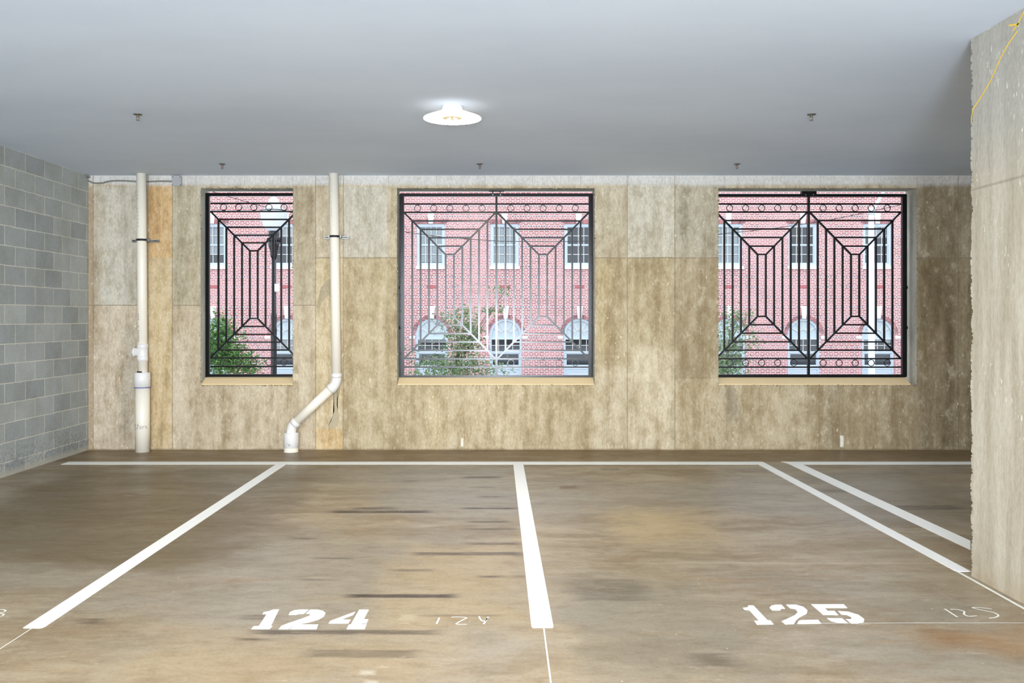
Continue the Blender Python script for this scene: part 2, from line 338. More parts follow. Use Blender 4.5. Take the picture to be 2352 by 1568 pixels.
def floor_mat():
    t = NT('sealed_concrete_floor')
    nzc = t.n('ShaderNodeTexNoise'); t.l(t.co, nzc.inputs['Vector']); nzc.inputs['Scale'].default_value = 2.4; nzc.inputs['Detail'].default_value = 6
    w1 = t.vm('SUBTRACT', nzc.outputs['Color'], (.5, .5, .5))
    p0 = t.n('ShaderNodeSeparateXYZ'); t.l(t.co, p0.inputs[0])
    def swap(v):            # floor plane (x, y) handed to rect() as (x, -, z)
        s = t.n('ShaderNodeSeparateXYZ'); t.l(v, s.inputs[0]); c = t.n('ShaderNodeCombineXYZ'); t.l(s.outputs[0], c.inputs[0]); t.l(s.outputs[1], c.inputs[2]); return c.outputs[0]
    pw = swap(t.vm('ADD', t.co, t.vm('MULTIPLY', w1, (.9, .9, 0))))
    pf = swap(t.vm('ADD', t.co, t.vm('MULTIPLY', w1, (.10, .035, 0))))
    swirl = t.noise((.7, 2.0, 1), 1.35, 9, .74, (2, 1, 0), vec=t.vm('ADD', t.co, t.vm('MULTIPLY', w1, (.7, .35, 0))))
    big = t.noise((.7, .9, 1), .55, 5, .6, (7, 3, 0))
    c = t.mix(t.rng(swirl, .36, .64), srgb(166, 149, 122), srgb(138, 118, 88))
    c = t.mix(t.rng(big, .42, .62, 0, .75), c, t.mix(swirl, srgb(160, 150, 134), srgb(138, 128, 112)))
    rust = t.rng(t.noise((.8, 2.6, 1), 2.1, 6, .7, (11, 4, 0)), .56, .72); c = t.mix(t.math('MULTIPLY', rust, .5), c, srgb(156, 116, 66))
    zones = [  # px corners on the floor (x0, x1, far y, near y), colour, amount
        (-100, 650, 1075, 1300, (106, 86, 48), .75), (300, 1000, 1450, 1568, (170, 146, 106), .45), (900, 1200, 1250, 1440, (184, 160, 118), .6), (1250, 1290, 1200, 1568, (190, 168, 134), .6),  # far-left zone: falloff of the light painted into the brown
        (1300, 1700, 1340, 1568, (134, 126, 110), .6), (1420, 1620, 1170, 1240, (184, 160, 118), .75), (850, 1190, 1070, 1180, (148, 142, 132), .55),
        (1900, 2230, 1080, 1200, (118, 104, 80), .55), (2150, 2352, 1440, 1500, (146, 104, 54), .8), (1800, 2200, 1230, 1320, (160, 142, 112), .5)]  # far-right zone by the wall: shade painted in as a darker tone
    for x0, x1, y0, y1, k, a in zones:
        A = FL((x0+x1)/2, y0); B = FL((x0+x1)/2, y1); ym = (y0+y1)/2; xa = FL(x0, ym).x; xb = FL(x1, ym).x
        c = t.mix(t.math('MULTIPLY', t.rect(pw, xa, xb, B.y, A.y, .5), a), c, srgb(*k))
    # browner, darker band along the foot of the far wall
    c = t.mix(t.math('MULTIPLY', t.rect(pf, -6, 9, 9.99, 11.2, .1), .7), c, t.mix(swirl, srgb(136, 106, 58), srgb(110, 84, 44)))
    # tyre scuffs
    marks = [(760, 985, 1172, 1178, .75), (805, 900, 1164, 1170, .5), (1065, 1190, 1165.5, 1169, .75), (1065, 1150, 1094, 1098, .7), (1085, 1130, 1117, 1120, .4), (1098, 1150, 1139, 1142, .65), (1075, 1165, 1196, 1200, .5),
             (1075, 1190, 1213, 1217, .4), (1080, 1195, 1246, 1251, .6), (950, 1200, 1268, 1275, .6), (910, 1000, 1307, 1312, .5), (1105, 1148, 1321, 1326, .7), (1180, 1205, 1321, 1326, .5),
             (800, 1045, 1364, 1372, .75), (690, 770, 1329, 1333, .45), (720, 800, 1280, 1284, .45), (580, 1000, 1446, 1456, .55), (550, 630, 1466, 1471, .6), (980, 1140, 1411, 1415, .4), (700, 950, 1492, 1510, .4),
             (560, 640, 1412, 1424, .35), (200, 235, 1420, 1432, .5), (670, 720, 1234, 1238, .5), (1310, 1480, 1330, 1380, .3), (1860, 1990, 1125, 1130, .3), (2050, 2200, 1160, 1170, .4), (1600, 1680, 1500, 1530, .35), (930, 960, 1103, 1106, .4)]
    strk = t.rng(t.noise((1.2, 18, 1), 2.6, 5, .7, (3, 3, 0)), .30, .50)
    for x0, x1, y0, y1, a in marks:
        ym = (y0+y1)/2; A = FL(x0, y0); B = FL(x0, y1)
        c = t.mix(t.math('MULTIPLY', t.math('MULTIPLY', t.rect(pf, FL(x0, ym).x, FL(x1, ym).x, B.y, A.y, .16, 6.0), strk), min(1, a*1.25)), c, srgb(50, 34, 24))
    for x0, x1, y0, y1, a, k in ((1283, 1323, 1115, 1122, .8, (112, 86, 46)), (1380, 1420, 1074, 1080, .8, (112, 100, 80))):
        ym = (y0+y1)/2; c = t.mix(t.math('MULTIPLY', t.rect(pf, FL(x0, ym).x, FL(x1, ym).x, FL(x0, y1).y, FL(x0, y0).y, .05), a), c, srgb(*k))
    for x0, x1, y0, y1, a, k in ((835, 862, 1540, 1549, .5, (214, 206, 190)), (838, 866, 1562, 1575, .5, (214, 206, 190)), (920, 955, 1410, 1424, .7, (188, 172, 140)), (2100, 2112, 1340, 1352, .0, (120, 90, 60))):
        ym = (y0+y1)/2; c = t.mix(t.math('MULTIPLY', t.rect(pf, FL(x0, ym).x, FL(x1, ym).x, FL(x0, y1).y, FL(x0, y0).y, .04), a), c, srgb(*k))
    yl = t.math('ABSOLUTE', t.math('SUBTRACT', p0.outputs[1], t.math('ADD', FL(0, 1298).y, t.math('MULTIPLY', t.noise((1, 0, 0), 1.1, 3), .10))))
    c = t.mix(t.math('MULTIPLY', t.math('MULTIPLY', t.rng(yl, .018, .004), t.rng(p0.outputs[0], .45, .7)), .35), c, srgb(206, 192, 160))
    mid = t.noise((1, 2.2, 1), 6, 6, .75, (5, 9, 0)); c = t.mix(t.rng(mid, .46, .68, 0, .45), c, t.mix(1.0, c, srgb(200, 190, 172), 'MULTIPLY')); c = t.mix(t.rng(mid, .44, .3, 0, .25), c, srgb(196, 178, 146))
    # pale scrapes and grit
    pale = t.math('MULTIPLY', t.rng(t.noise((1, 3, 1), 5, 5, .7, (6, 6, 0)), .64, .70), .5); c = t.mix(pale, c, srgb(196, 182, 156))
    vo = t.n('ShaderNodeTexVoronoi'); t.l(t.co, vo.inputs['Vector']); vo.inputs['Scale'].default_value = 6
    c = t.mix(t.math('MULTIPLY', t.rng(vo.outputs['Distance'], .028, .02), .8), c, srgb(240, 236, 226))
    fine = t.noise(sc=55, det=4, rough=.7); c = t.mix(t.rng(fine, .35, .7, 0, .3), c, t.mix(1.0, c, srgb(196, 188, 172), 'MULTIPLY'))
    t.bump(t.noise(sc=14, det=5), .12, .004)
    return t.fin(t.hsv(c, .95, .98), t.rng(swirl, .3, .7, .34, .52), .42)
M['floor'] = floor_mat()
M['line'] = simple('white_road_paint', srgb(246, 246, 242), .55, .03, 20)
M['linethin'] = simple('pale_chalk', srgb(226, 224, 214), .8, .1, 60)
M['yellow'] = simple('yellow_crayon', srgb(246, 204, 70), .7, .1, 60)
M['pvc'] = simple('cream_pvc', srgb(252, 243, 226), .35, .03, 5)
M['pvcw'] = simple('white_pvc_fitting', srgb(242, 238, 234), .3, .02, 5)
M['rubber'] = simple('black_rubber', srgb(24, 24, 25), .5, .1, 20)
M['zinc'] = simple('zinc_channel', srgb(150, 150, 146), .35, .1, 20, metal=.8)
M['ink'] = simple('pen_ink', srgb(110, 108, 116), .7, .05, 20)
M['blueink'] = simple('blue_primer', srgb(80, 84, 170), .6, .1, 20)
M['iron'] = simple('black_iron_paint', srgb(10, 10, 11), .20, .1, 18, spec=.3)
M['grey'] = simple('grey_steel_box', srgb(168, 168, 170), .45, .05, 20)
M['cable'] = simple('grey_cable_sheath', srgb(128, 126, 116), .5, .1, 20)
M['brass'] = simple('sprinkler_metal', srgb(120, 118, 108), .35, .15, 40, metal=.7)
M['white'] = simple('white_enamel', srgb(238, 238, 236), .35, .03, 10)
M['trim'] = simple('pale_blue_grey_trim', srgb(204, 216, 226), .5, .04, 6)
M['stone'] = simple('pale_limestone', srgb(236, 234, 228), .7, .04, 8)
M['blind'] = simple('pale_window_blind', srgb(196, 208, 214), .7, .05, 9)
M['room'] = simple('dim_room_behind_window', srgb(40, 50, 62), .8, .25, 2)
M['blackpost'] = simple('black_lamp_post_paint', srgb(7, 8, 11), .25, .1, 20, spec=.6)
M['paper'] = simple('white_plastic_box', srgb(228, 232, 236), .5, .05, 20)
M['galv'] = simple('pale_galvanised_pole', srgb(214, 220, 228), .4, .05, 12)
M['bark'] = simple('grey_brown_bark', srgb(110, 98, 80), .85, .25, 30, bump=.4)
M['asphalt'] = simple('street_asphalt', srgb(150, 150, 150), .9, .15, 20)
M['redbrick'] = simple('red_brick_vent', srgb(188, 112, 114), .8, .12, 40)

def leaf_mat(name, a, b):
    t = NT(name); g = t.n('ShaderNodeNewGeometry').outputs['Random Per Island']
    c = t.mix(g, srgb(*a), srgb(*b)); t.fin(c, .45, .4)
    tr = t.n('ShaderNodeBsdfTranslucent'); t.l(c, tr.inputs[0]); ms = t.n('ShaderNodeMixShader'); ms.inputs[0].default_value = .3
    t.l(t.b.outputs[0], ms.inputs[1]); t.l(tr.outputs[0], ms.inputs[2]); t.l(ms.outputs[0], t.out.inputs[0])
    return t.m
M['leaf'] = leaf_mat('green_leaves', (70, 112, 52), (128, 164, 96))
M['leafpale'] = leaf_mat('pale_green_leaves', (96, 124, 84), (158, 176, 132))

def brick_mat():
    t = NT('red_brick_masonry')
    sp = t.n('ShaderNodeSeparateXYZ'); t.l(t.co, sp.inputs[0]); R = .0677
    cb = t.n('ShaderNodeCombineXYZ'); t.l(t.math('ADD', sp.outputs[0], 60.0), cb.inputs[0]); t.l(t.math('ADD', sp.outputs[2], 300*R), cb.inputs[1])
    def bt(w, c1, c2, bias):
        b = t.n('ShaderNodeTexBrick'); t.l(cb.outputs[0], b.inputs['Vector']); b.inputs['Scale'].default_value = 1; b.offset = .5
        b.inputs['Mortar Size'].default_value = .010; b.inputs['Mortar Smooth'].default_value = .2; b.inputs['Bias'].default_value = bias
        b.inputs['Brick Width'].default_value = w; b.inputs['Row Height'].default_value = R
        b.inputs['Color1'].default_value = c1; b.inputs['Color2'].default_value = c2; b.inputs['Mortar'].default_value = srgb(250, 246, 246)
        return b
    s = bt(.212, srgb(198, 120, 116), srgb(162, 94, 96), 0); h = bt(.106, srgb(190, 122, 120), srgb(112, 92, 104), .1)
    row = t.math('FLOOR', t.math('DIVIDE', t.math('ADD', sp.outputs[2], 300*R), R)); m = t.math('LESS_THAN', t.math('MODULO', row, 6.0), .5)
    c = t.mix(m, s.outputs['Color'], h.outputs['Color'])
    c = t.mix(t.rng(t.noise(sc=.5, det=4), .4, .65, 0, .35), c, srgb(228, 180, 178))
    return t.fin(c, .85, .2)
M['brick'] = brick_mat()
def arch_brick():
    t = NT('soldier_brick'); g = t.n('ShaderNodeNewGeometry').outputs['Random Per Island']
    return t.fin(t.mix(g, srgb(192, 130, 128), srgb(124, 96, 104)), .85, .2)
M['soldier'] = arch_brick()
def glass_mat():
    t = NT('window_glass')
    gl = t.n('ShaderNodeBsdfGlossy'); gl.inputs['Roughness'].default_value = .05; gl.inputs[0].default_value = (.9, .95, 1, 1)
    tp = t.n('ShaderNodeBsdfTransparent'); ms = t.n('ShaderNodeMixShader'); fr = t.n('ShaderNodeFresnel'); fr.inputs[0].default_value = 1.5
    t.l(fr.outputs[0], ms.inputs[0]); t.l(tp.outputs[0], ms.inputs[1]); t.l(gl.outputs[0], ms.inputs[2]); t.l(ms.outputs[0], t.out.inputs[0])
    return t.m
M['glass'] = glass_mat()
def globe_mat():
    t = NT('milky_lantern_glass'); t.fin(srgb(252, 253, 255), .25, .5)
    tr = t.n('ShaderNodeBsdfTranslucent'); tr.inputs[0].default_value = (.9, .95, 1, 1); tp = t.n('ShaderNodeBsdfTransparent')
    m1 = t.n('ShaderNodeMixShader'); m1.inputs[0].default_value = .5; t.l(t.b.outputs[0], m1.inputs[1]); t.l(tr.outputs[0], m1.inputs[2])
    m2 = t.n('ShaderNodeMixShader'); m2.inputs[0].default_value = .04; t.l(m1.outputs[0], m2.inputs[1]); t.l(tp.outputs[0], m2.inputs[2]); t.l(m2.outputs[0], t.out.inputs[0])
    return t.m
M['globe'] = globe_mat()
def glow(name, col, st):
    t = NT(name); t.fin((.9, .9, .88, 1), .4); t.b.inputs['Emission Color'].default_value = col; t.b.inputs['Emission Strength'].default_value = st; return t.m
M['shade'] = glow('lit_white_lamp_glass', (1, .76, .46, 1), .2)
M['diffuser'] = glow('lit_lamp_diffuser', (1, .90, .76, 1), 55)
M['bulb'] = glow('warm_lamp_lens', (1, .78, .42, 1), .16); M['bulb'].node_tree.nodes['Principled BSDF'].inputs['Base Color'].default_value = (.5, .40, .24, 1)

# ------------------------------------------------------------------ room shell
XL = -4.99; XR = 8.2; YB = -6.4; YO = 11.2
bm = bmesh.new(); box(bm, XL-.2, XR+.2, YB, YO, -.25, 0)
mesh_obj('floor', bm, M['floor'], kind='structure')
bm = bmesh.new(); box(bm, XL-.2, XR+.2, YB, YO, CEIL, CEIL+.25)
mesh_obj('ceiling', bm, M['ceiling'], kind='structure')
bm = bmesh.new(); box(bm, XL-.2, XL, YB, D, 0, CEIL)
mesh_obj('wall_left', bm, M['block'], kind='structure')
bm = bmesh.new(); box(bm, XR, XR+.2, YB, D, 0, CEIL)
mesh_obj('wall_right', bm, M['block'], kind='structure')
ZT = Z(432); ZB = Z(884)
OPEN = [(X(461), X(673)), (X(912), X(1366)), (X(1650), X(2106))]
bm = bmesh.new()
def ragged(x0, x1, n): return [x0+(x1-x0)*i/n for i in range(n+1)]
xs = [XL-.2]+[v for o in OPEN for v in o]+[XR+.2]
def wall_panel(x0, x1, z0, z1):
    for y, mi in ((D, 0), (YO, 1)):
        f = bm.faces.new([bm.verts.new(p) for p in ((x0, y, z0), (x1, y, z0), (x1, y, z1), (x0, y, z1))]); f.material_index = mi
zs = [0, ZB, ZT, CEIL]
for i in range(len(xs)-1):
    for j in range(3):
        if i % 2 == 1 and j == 1: continue
        wall_panel(xs[i], xs[i+1], zs[j], zs[j+1])
def q4(a, b, c, d, mi):
    f = bm.faces.new([bm.verts.new(p) for p in (a, b, c, d)]); f.material_index = mi
for x0, x1 in OPEN:
    q4((x0, D, ZB), (x0, YO, ZB), (x0, YO, ZT), (x0, D, ZT), 1); q4((x1, D, ZB), (x1, YO, ZB), (x1, YO, ZT), (x1, D, ZT), 1)
    q4((x0, D, ZT), (x1, D, ZT), (x1, YO, ZT), (x0, YO, ZT), 1); q4((x0, D, ZB), (x1, D, ZB), (x1, YO, ZB), (x0, YO, ZB), 1)
q4((xs[0], D, 0), (xs[-1], D, 0), (xs[-1], YO, 0), (xs[0], YO, 0), 1); q4((xs[0], D, CEIL), (xs[-1], D, CEIL), (xs[-1], YO, CEIL), (xs[0], YO, CEIL), 1)
for x in (xs[0], xs[-1]): q4((x, D, 0), (x, YO, 0), (x, YO, CEIL), (x, D, CEIL), 1)
bmesh.ops.remove_doubles(bm, verts=bm.verts, dist=.0005)
mesh_obj('wall_back', bm, [M['wall'], M['reveal']], kind='structure')
# sloping cement sills, and the crumbled arrises round each opening
YG = 11.075                                  # front of the grilles
for i, (x0, x1) in enumerate(OPEN):
    bm = bmesh.new(); e = .004; zt = EYE-(866.5-VY)*YG/F
    xe = x1-e if i != 2 else x1-.07
    prof = [(D+.012, ZB+.001), (D+.012, ZB+.012), (YG-.01, zt), (YO, zt), (YO, ZB+.001)]
    prism(bm, [Vector((x0+e, y, z)) for y, z in prof], xe-x0-e, 'x')
    mesh_obj('trim_%d' % (i+1), bm, M['sill'], kind='structure')
    bm = bmesh.new(); rnd = random.Random(40+i)
    def crumb(a, b, n):
        a = Vector(a); b = Vector(b)
        for k in range(n):
            p = a.lerp(b, (k+rnd.random())/n); r = rnd.uniform(.0015, .0065)
            q = bmesh.ops.create_icosphere(bm, subdivisions=1, radius=r)['verts']
            s = Vector((rnd.uniform(.8, 2.6), .3, rnd.uniform(.8, 2.6)))
            for v in q: v.co = Vector((v.co.x*s.x, v.co.y*s.y, v.co.z*s.z))+p+Vector((rnd.uniform(-.006, .006), 0, rnd.uniform(-.006, .006)))
    crumb((x0, D, ZB), (x0, D, ZT), 70); crumb((x1, D, ZB), (x1, D, ZT), 70); crumb((x0, D, ZT), (x1, D, ZT), 60); crumb((x0, D, ZB-.006), (x1, D, ZB-.006), 60)
    mesh_obj('trim_%d' % (i+4), bm, M['wall'], kind='structure', smooth=True)

# column with its chipped corner
CX = 2.96; CY = 5.58
bm = bmesh.new(); rnd = random.Random(3); N = 420
cor = []
for k in range(N+1):
    z = CEIL*k/N; j = (rnd.random()**4)*.013+.003*math.sin(z*9)+.003*math.sin(z*31)
    cor.append((z, j))
def colring(z, j): return [(CX, 4.2, z), (CX, CY-.03, z), (CX+j*.4, CY-j*.8-.004, z), (CX+.03, CY, z), (CX+.62, CY, z), (CX+.62, 4.2, z)]
rings = [[bm.verts.new(p) for p in colring(z, j)] for z, j in cor]
for a, b in zip(rings, rings[1:]):
    for k in range(6): bm.faces.new((a[k], a[(k+1) % 6], b[(k+1) % 6], b[k]))
bm.faces.new(rings[0]); bm.faces.new(rings[-1])
mesh_obj('concrete_column', bm, M['column'], label='large pale concrete column at the right edge, chipped along its corner', cat='column')

# ------------------------------------------------------------------ iron grilles
SG = F/YG
def gx(px): return (px-VX)/SG
def gz(py): return EYE-(py-VY)/SG
def grille(idx, label, x0, x1, panels, pitch, ytop, rows_t, rows_b, ybot, bracket):
    cx = gx((x0+x1)/2)
    g = thing('iron_grille', label, 'window grille', (cx, YG, ZB+.05))
    PW = .05
    bm = bmesh.new(); xa, xb = gx(x0), gx(x1); za, zb = gz(ybot), gz(ytop)
    box(bm, xa, xa+PW, YG, YG+PW, za, zb); box(bm, xb-PW, xb, YG, YG+PW, za, zb)
    box(bm, xa+PW, xb-PW, YG, YG+PW, zb-.036, zb); box(bm, xa+PW, xb-PW, YG, YG+PW, za, za+.034)
    mesh_obj('frame', bm, M['iron'], g)
    # hinge posts set in the jambs
    for hx, s in ((xa, -1), (xb, 1)):
        bm = bmesh.new(); box(bm, hx-.010 if s < 0 else hx+.003, hx-.003 if s < 0 else hx+.010, YG+.012, YG+.045, za+.01, zb-.01)
        mesh_obj('jamb_strip', bm, M['iron'], g)
        for zz in (gz(660), gz(752)):
            bm = bmesh.new(); tube(bm, [(hx+s*.006, YG-.004, zz-.018), (hx+s*.006, YG-.004, zz+.018)], .0055, 8); mesh_obj('hinge', bm, M['iron'], g)
    if len(panels) == 2:
        mx = (panels[0]+panels[1])/2
        bm = bmesh.new(); box(bm, gx(mx)-.0125, gx(mx)+.0125, YG-.002, YG+.04, za, zb); mesh_obj('mullion', bm, M['iron'], g)
        br = bmesh.new(); bx = gx(mx); zl = gz(450)
        if bracket == 'open':
            box(br, bx-.094, bx+.094, YG-.012, YG-.004, zl, zl+.032); box(br, bx-.094, bx+.094, YG-.012, YG+.03, gz(440.0), gz(438.3))
            for q in (-.05, .04): box(br, bx+q, bx+q+.012, YG-.012, YG-.004, zl+.03, gz(438.3))
        else:
            box(br, bx-.094, bx+.092, YG-.012, YG+.05, zl-.002, gz(439), bev=.003)
        b_ = mesh_obj('bracket', br, M['iron'], g)
        for q in (-.045, .05):
            bm = bmesh.new(); tube(bm, [(bx+q, YG-.018, zl+.014), (bx+q, YG-.010, zl+.014)], .007, 6); mesh_obj('bolt', bm, M['zinc'], b_)
    bw = .021; bd = .024; p = pitch
    for pc in panels:
        hw = 5.5*p; L = pc-hw; R = pc+hw
        t5, b5 = rows_t[-1], rows_b[0]; t0, b0 = rows_t[1], rows_b[-2]
        for a, b in (((L, t0), (pc-p/2, t5)), ((R, t0), (pc+p/2, t5)), ((L, b0), (pc-p/2, b5)), ((R, b0), (pc+p/2, b5))):
            bm = bmesh.new(); bar(bm, (gx(a[0]), YG+.009, gz(a[1])), (gx(b[0]), YG+.009, gz(b[1])), bw, bd); mesh_obj('diagonal_bar', bm, M['iron'], g)
        for i in range(10):
            x = L+p*(i+1); k = min(i, 9-i)+1
            bm = bmesh.new(); bar(bm, (gx(x), YG+.01, gz(rows_b[-2-k])), (gx(x), YG+.01, gz(rows_t[1+k])), bw, bd); mesh_obj('vertical_bar', bm, M['iron'], g)
        for rows, sgn in ((rows_t, 1), (rows_b, -1)):
            rr = rows if sgn == 1 else rows[::-1]
            for k, y in enumerate(rr):
                ins = max(0, k-1)*p
                bm = bmesh.new(); bar(bm, (gx(L+ins), YG+.008, gz(y)), (gx(R-ins), YG+.008, gz(y)), bw*.88, bd); mesh_obj('horizontal_bar', bm, M['iron'], g)
            yr = (rr[0]+rr[1])/2
            for q in range(-2, 3):
                bm = bmesh.new(); torus(bm, (gx(pc+q*1.93*p), YG+.012, gz(yr)), .0425, .007, .014); mesh_obj('ring', bm, M['iron'], g)
    return g
T2 = [468, 487.3, 507, 526.3, 545.6, 565, 584.3]; B2 = [727, 746.4, 765.8, 785.2, 804.6, 824, 843]
grille(1, 'black iron grille in the narrow left window, a single panel of nested bars', 470.5, 692, [582], 18.05, 443, [466.3, 485, 503.5, 521.5, 539.5, 557.5, 575.6], [731.5, 749.6, 767.6, 785.6, 803.6, 821.7, 841.5], 865.5, None)
grille(2, 'black iron grille in the middle window, with an open latch bracket on top', 918.5, 1361.5, [1033, 1247.5], 19.2, 444, T2, B2, 868, 'open')
grille(3, 'black iron grille in the right window, nearest the column, with a solid black latch bracket', 1636, 2082.5, [1750.5, 1965.5], 19.1, 445, [468, 486.5, 506, 525.5, 545, 565, 584], [726.5, 745.5, 765, 785, 804, 823.5, 843], 866, 'solid')

# ------------------------------------------------------------------ drain pipes
PY_ = 10.76
def pw(px, py): return W(px, py, PY_)
def strut_clamp(root, px, py, half):
    c = pw(px, py)
    bm = bmesh.new(); box(bm, c.x-half, c.x+half, D-.045, D-.003, c.z-.019, c.z+.011)
    ch = mesh_obj('strut_channel', bm, M['zinc'], root)
    bm = bmesh.new(); box(bm, c.x-half+.01, c.x+half-.01, D-.047, D-.044, c.z-.008, c.z+.002); mesh_obj('slot', bm, M['rubber'], ch)
    bm = bmesh.new(); tube(bm, [(c.x, PY_, c.z-.012), (c.x, PY_, c.z+.012)], .064, 28)
    cl = mesh_obj('clamp', bm, M['rubber'], root)
    for s in (-1, 1):
        bm = bmesh.new(); box(bm, c.x+s*.066-.008, c.x+s*.066+.008, PY_-.012, D-.04, c.z-.014, c.z+.016); mesh_obj('clamp_bolt', bm, M['zinc'], cl)
def ribbon(bm, pts, w, n):           # a thin raised stroke along pts, lying on a surface whose outward normal is n
    n = Vector(n); pts = [Vector(p) for p in pts]; A = []; B = []
    for i, p in enumerate(pts):
        t = (pts[min(i+1, len(pts)-1)]-pts[max(i-1, 0)]).normalized(); s = t.cross(n).normalized()*w/2
        A.append(bm.verts.new(p-s+n*.0012)); B.append(bm.verts.new(p+s+n*.0012))
    for i in range(len(pts)-1): bm.faces.new((A[i], A[i+1], B[i+1], B[i]))
def cyl_ribbon(bm, pts, axis_x, axis_y, r, w):   # a pen stroke wrapped on a vertical pipe; pts are (px, py)
    out = []
    for px, py in pts:
        c = pw(px, py); dx = max(-r*.98, min(r*.98, c.x-axis_x)); out.append(Vector((c.x if abs(c.x-axis_x) < r else axis_x+dx, axis_y-math.sqrt(max(0, (r+.001)**2-dx*dx)), c.z)))
    for i in range(len(out)-1):
        a, b = out[i], out[i+1]; tube(bm, [a, b], w/2, 4)
def print_line(root, pts, n, name='printed_text'):
    a, b = pts; bm = bmesh.new(); rnd = random.Random(n)
    for i in range(n):
        if rnd.random() < .3: continue
        p = a.lerp(b, (i+.15)/n); q = a.lerp(b, (i+.7)/n); box(bm, p.x-.0035, p.x+.0035, p.y-.001, p.y+.002, q.z, p.z)
    mesh_obj(name, bm, M['ink'], root)
# left drain pipe
t0 = pw(324.5, 400); t1 = pw(328, 853); ax = t1.x
p1 = thing('drain_pipe', 'straight white plastic drain pipe, the left one, marked Storm on its wide lower part', 'pipe', (ax, PY_, 0))
bm = bmesh.new(); tube(bm, [(t0.x, PY_, CEIL), (t0.x*.5+t1.x*.5, PY_, (CEIL+t1.z)/2), (ax, PY_, t1.z-.05)], .0565, 32)
pp = mesh_obj('upper_pipe', bm, M['pvc'], p1)
print_line(pp, (pw(320, 430)+Vector((0, -.049, 0)), pw(321, 540)+Vector((0, -.051, 0))), 14); print_line(pp, (pw(322, 720)+Vector((0, -.051, 0)), pw(322, 785)+Vector((0, -.051, 0))), 12)
bm = bmesh.new(); cx_ = (ax+t0.x)/2+.006; c0 = pw(327, 789).z; c1 = pw(327, 829).z; cx_ = pw(327.5, 800).x
lathe(bm, (cx_, PY_, 0), [(.0575, c1), (.0635, c1), (.0635, c1+.046), (.060, c1+.05), (.060, c0-.05), (.0635, c0-.046), (.0635, c0), (.0575, c0)], 36)
tee = mesh_obj('tee_fitting', bm, M['pvcw'], p1)
zc = pw(0, 808).z; bm = bmesh.new()
tube(bm, [(cx_-.03, PY_-.01, zc), (cx_-.082, PY_-.022, zc), (cx_-.083, PY_-.022, zc), (cx_-.098, PY_-.026, zc), (cx_-.099, PY_-.026, zc), (cx_-.120, PY_-.031, zc)], [.05, .05, .061, .061, .045, .040], 24)
mesh_obj('cleanout_cap', bm, M['pvcw'], tee)
bm = bmesh.new(); k1 = pw(0, 855).z; k0 = pw(0, 890).z; ax2 = pw(326.7, 870).x
tube(bm, [(ax2, PY_, k1-.01), (ax2, PY_, k1+.016)], .0585, 28); mesh_obj('rubber_gasket', bm, M['rubber'], p1)
bm = bmesh.new(); lathe(bm, (ax2, PY_, 0), [(.086, k0), (.0935, k0+.001), (.0935, k1-.004), (.089, k1), (.05, k1+.001)], 36); cp = mesh_obj('coupling', bm, M['pvcw'], p1)
bm = bmesh.new(); lathe(bm, (ax2, PY_, 0), [(.0937, k0-.001), (.0943, k0+.002), (.0943, k0+.006), (.0937, k0+.009)], 36, cap=False); mesh_obj('primer_line', bm, M['blueink'], cp)
bm = bmesh.new(); ax3 = pw(327.5, 960).x; lathe(bm, (ax3, PY_, 0), [(.084, 0), (.084, k0+.002)], 36); lp = mesh_obj('lower_pipe', bm, M['pvc'], p1)
bm = bmesh.new()
for st in ([(319, 974), (316, 973), (314, 976), (317, 979), (319, 982), (316, 985), (313, 984)], [(323, 971), (322, 983)], [(320, 976), (325, 975)],
           [(328, 977), (326, 980), (328, 983), (331, 981), (330, 977), (328, 977)], [(333, 977), (334, 983)], [(334, 979), (337, 976)], [(339, 983), (339, 977), (340.5, 979), (341, 983)]):
    cyl_ribbon(bm, st, ax3, PY_, .084, .004)
mesh_obj('handwriting', bm, M['ink'], lp)
strut_clamp(p1, 326, 551, .162)
# right drain pipe with its offset
q0 = pw(766, 402); q1 = pw(773, 866)
p2 = thing('drain_pipe', 'white plastic drain pipe that jogs down to the left, between the left and middle windows', 'pipe', (pw(669, 1035).x, PY_, 0))
bm = bmesh.new(); tube(bm, [(q0.x, PY_, CEIL), ((q0.x+q1.x)/2, PY_, (CEIL+q1.z)/2), (q1.x, PY_, q1.z)], .0565, 32); up = mesh_obj('upper_pipe', bm, M['pvc'], p2)
print_line(up, (pw(762, 410)+Vector((0, -.05, 0)), pw(764, 500)+Vector((0, -.052, 0))), 16); print_line(up, (pw(765, 580)+Vector((0, -.052, 0)), pw(765.5, 600)+Vector((0, -.052, 0))), 5); print_line(up, (pw(770, 815)+Vector((0, -.052, 0)), pw(771, 855)+Vector((0, -.052, 0))), 7)
def arc(a, b, c, n=8): return [Vector(a)*(1-t)**2+Vector(b)*2*t*(1-t)+Vector(c)*t*t for t in [i/n for i in range(n+1)]]
eA, eB, eC = pw(773, 868), pw(773, 882), pw(763, 891)
bm = bmesh.new(); tube(bm, [pw(773, 857), pw(773, 867)], .0635, 32); tube(bm, arc(pw(773, 866), pw(773, 881), pw(762, 891.5)), .060, 32); tube(bm, [pw(764, 889), pw(757.5, 895)], .0625, 32)
mesh_obj('elbow', bm, M['pvcw'], p2)
bm = bmesh.new(); tube(bm, [pw(764, 889), pw(678, 970)], .0560, 32); mesh_obj('slanting_pipe', bm, M['pvc'], p2)
bm = bmesh.new(); tube(bm, [pw(682, 967), pw(673.5, 975)], .0625, 32); tube(bm, arc(pw(675.5, 973), pw(668.5, 980), pw(668.5, 997)), .0590, 32)
mesh_obj('elbow', bm, M['pvcw'], p2)
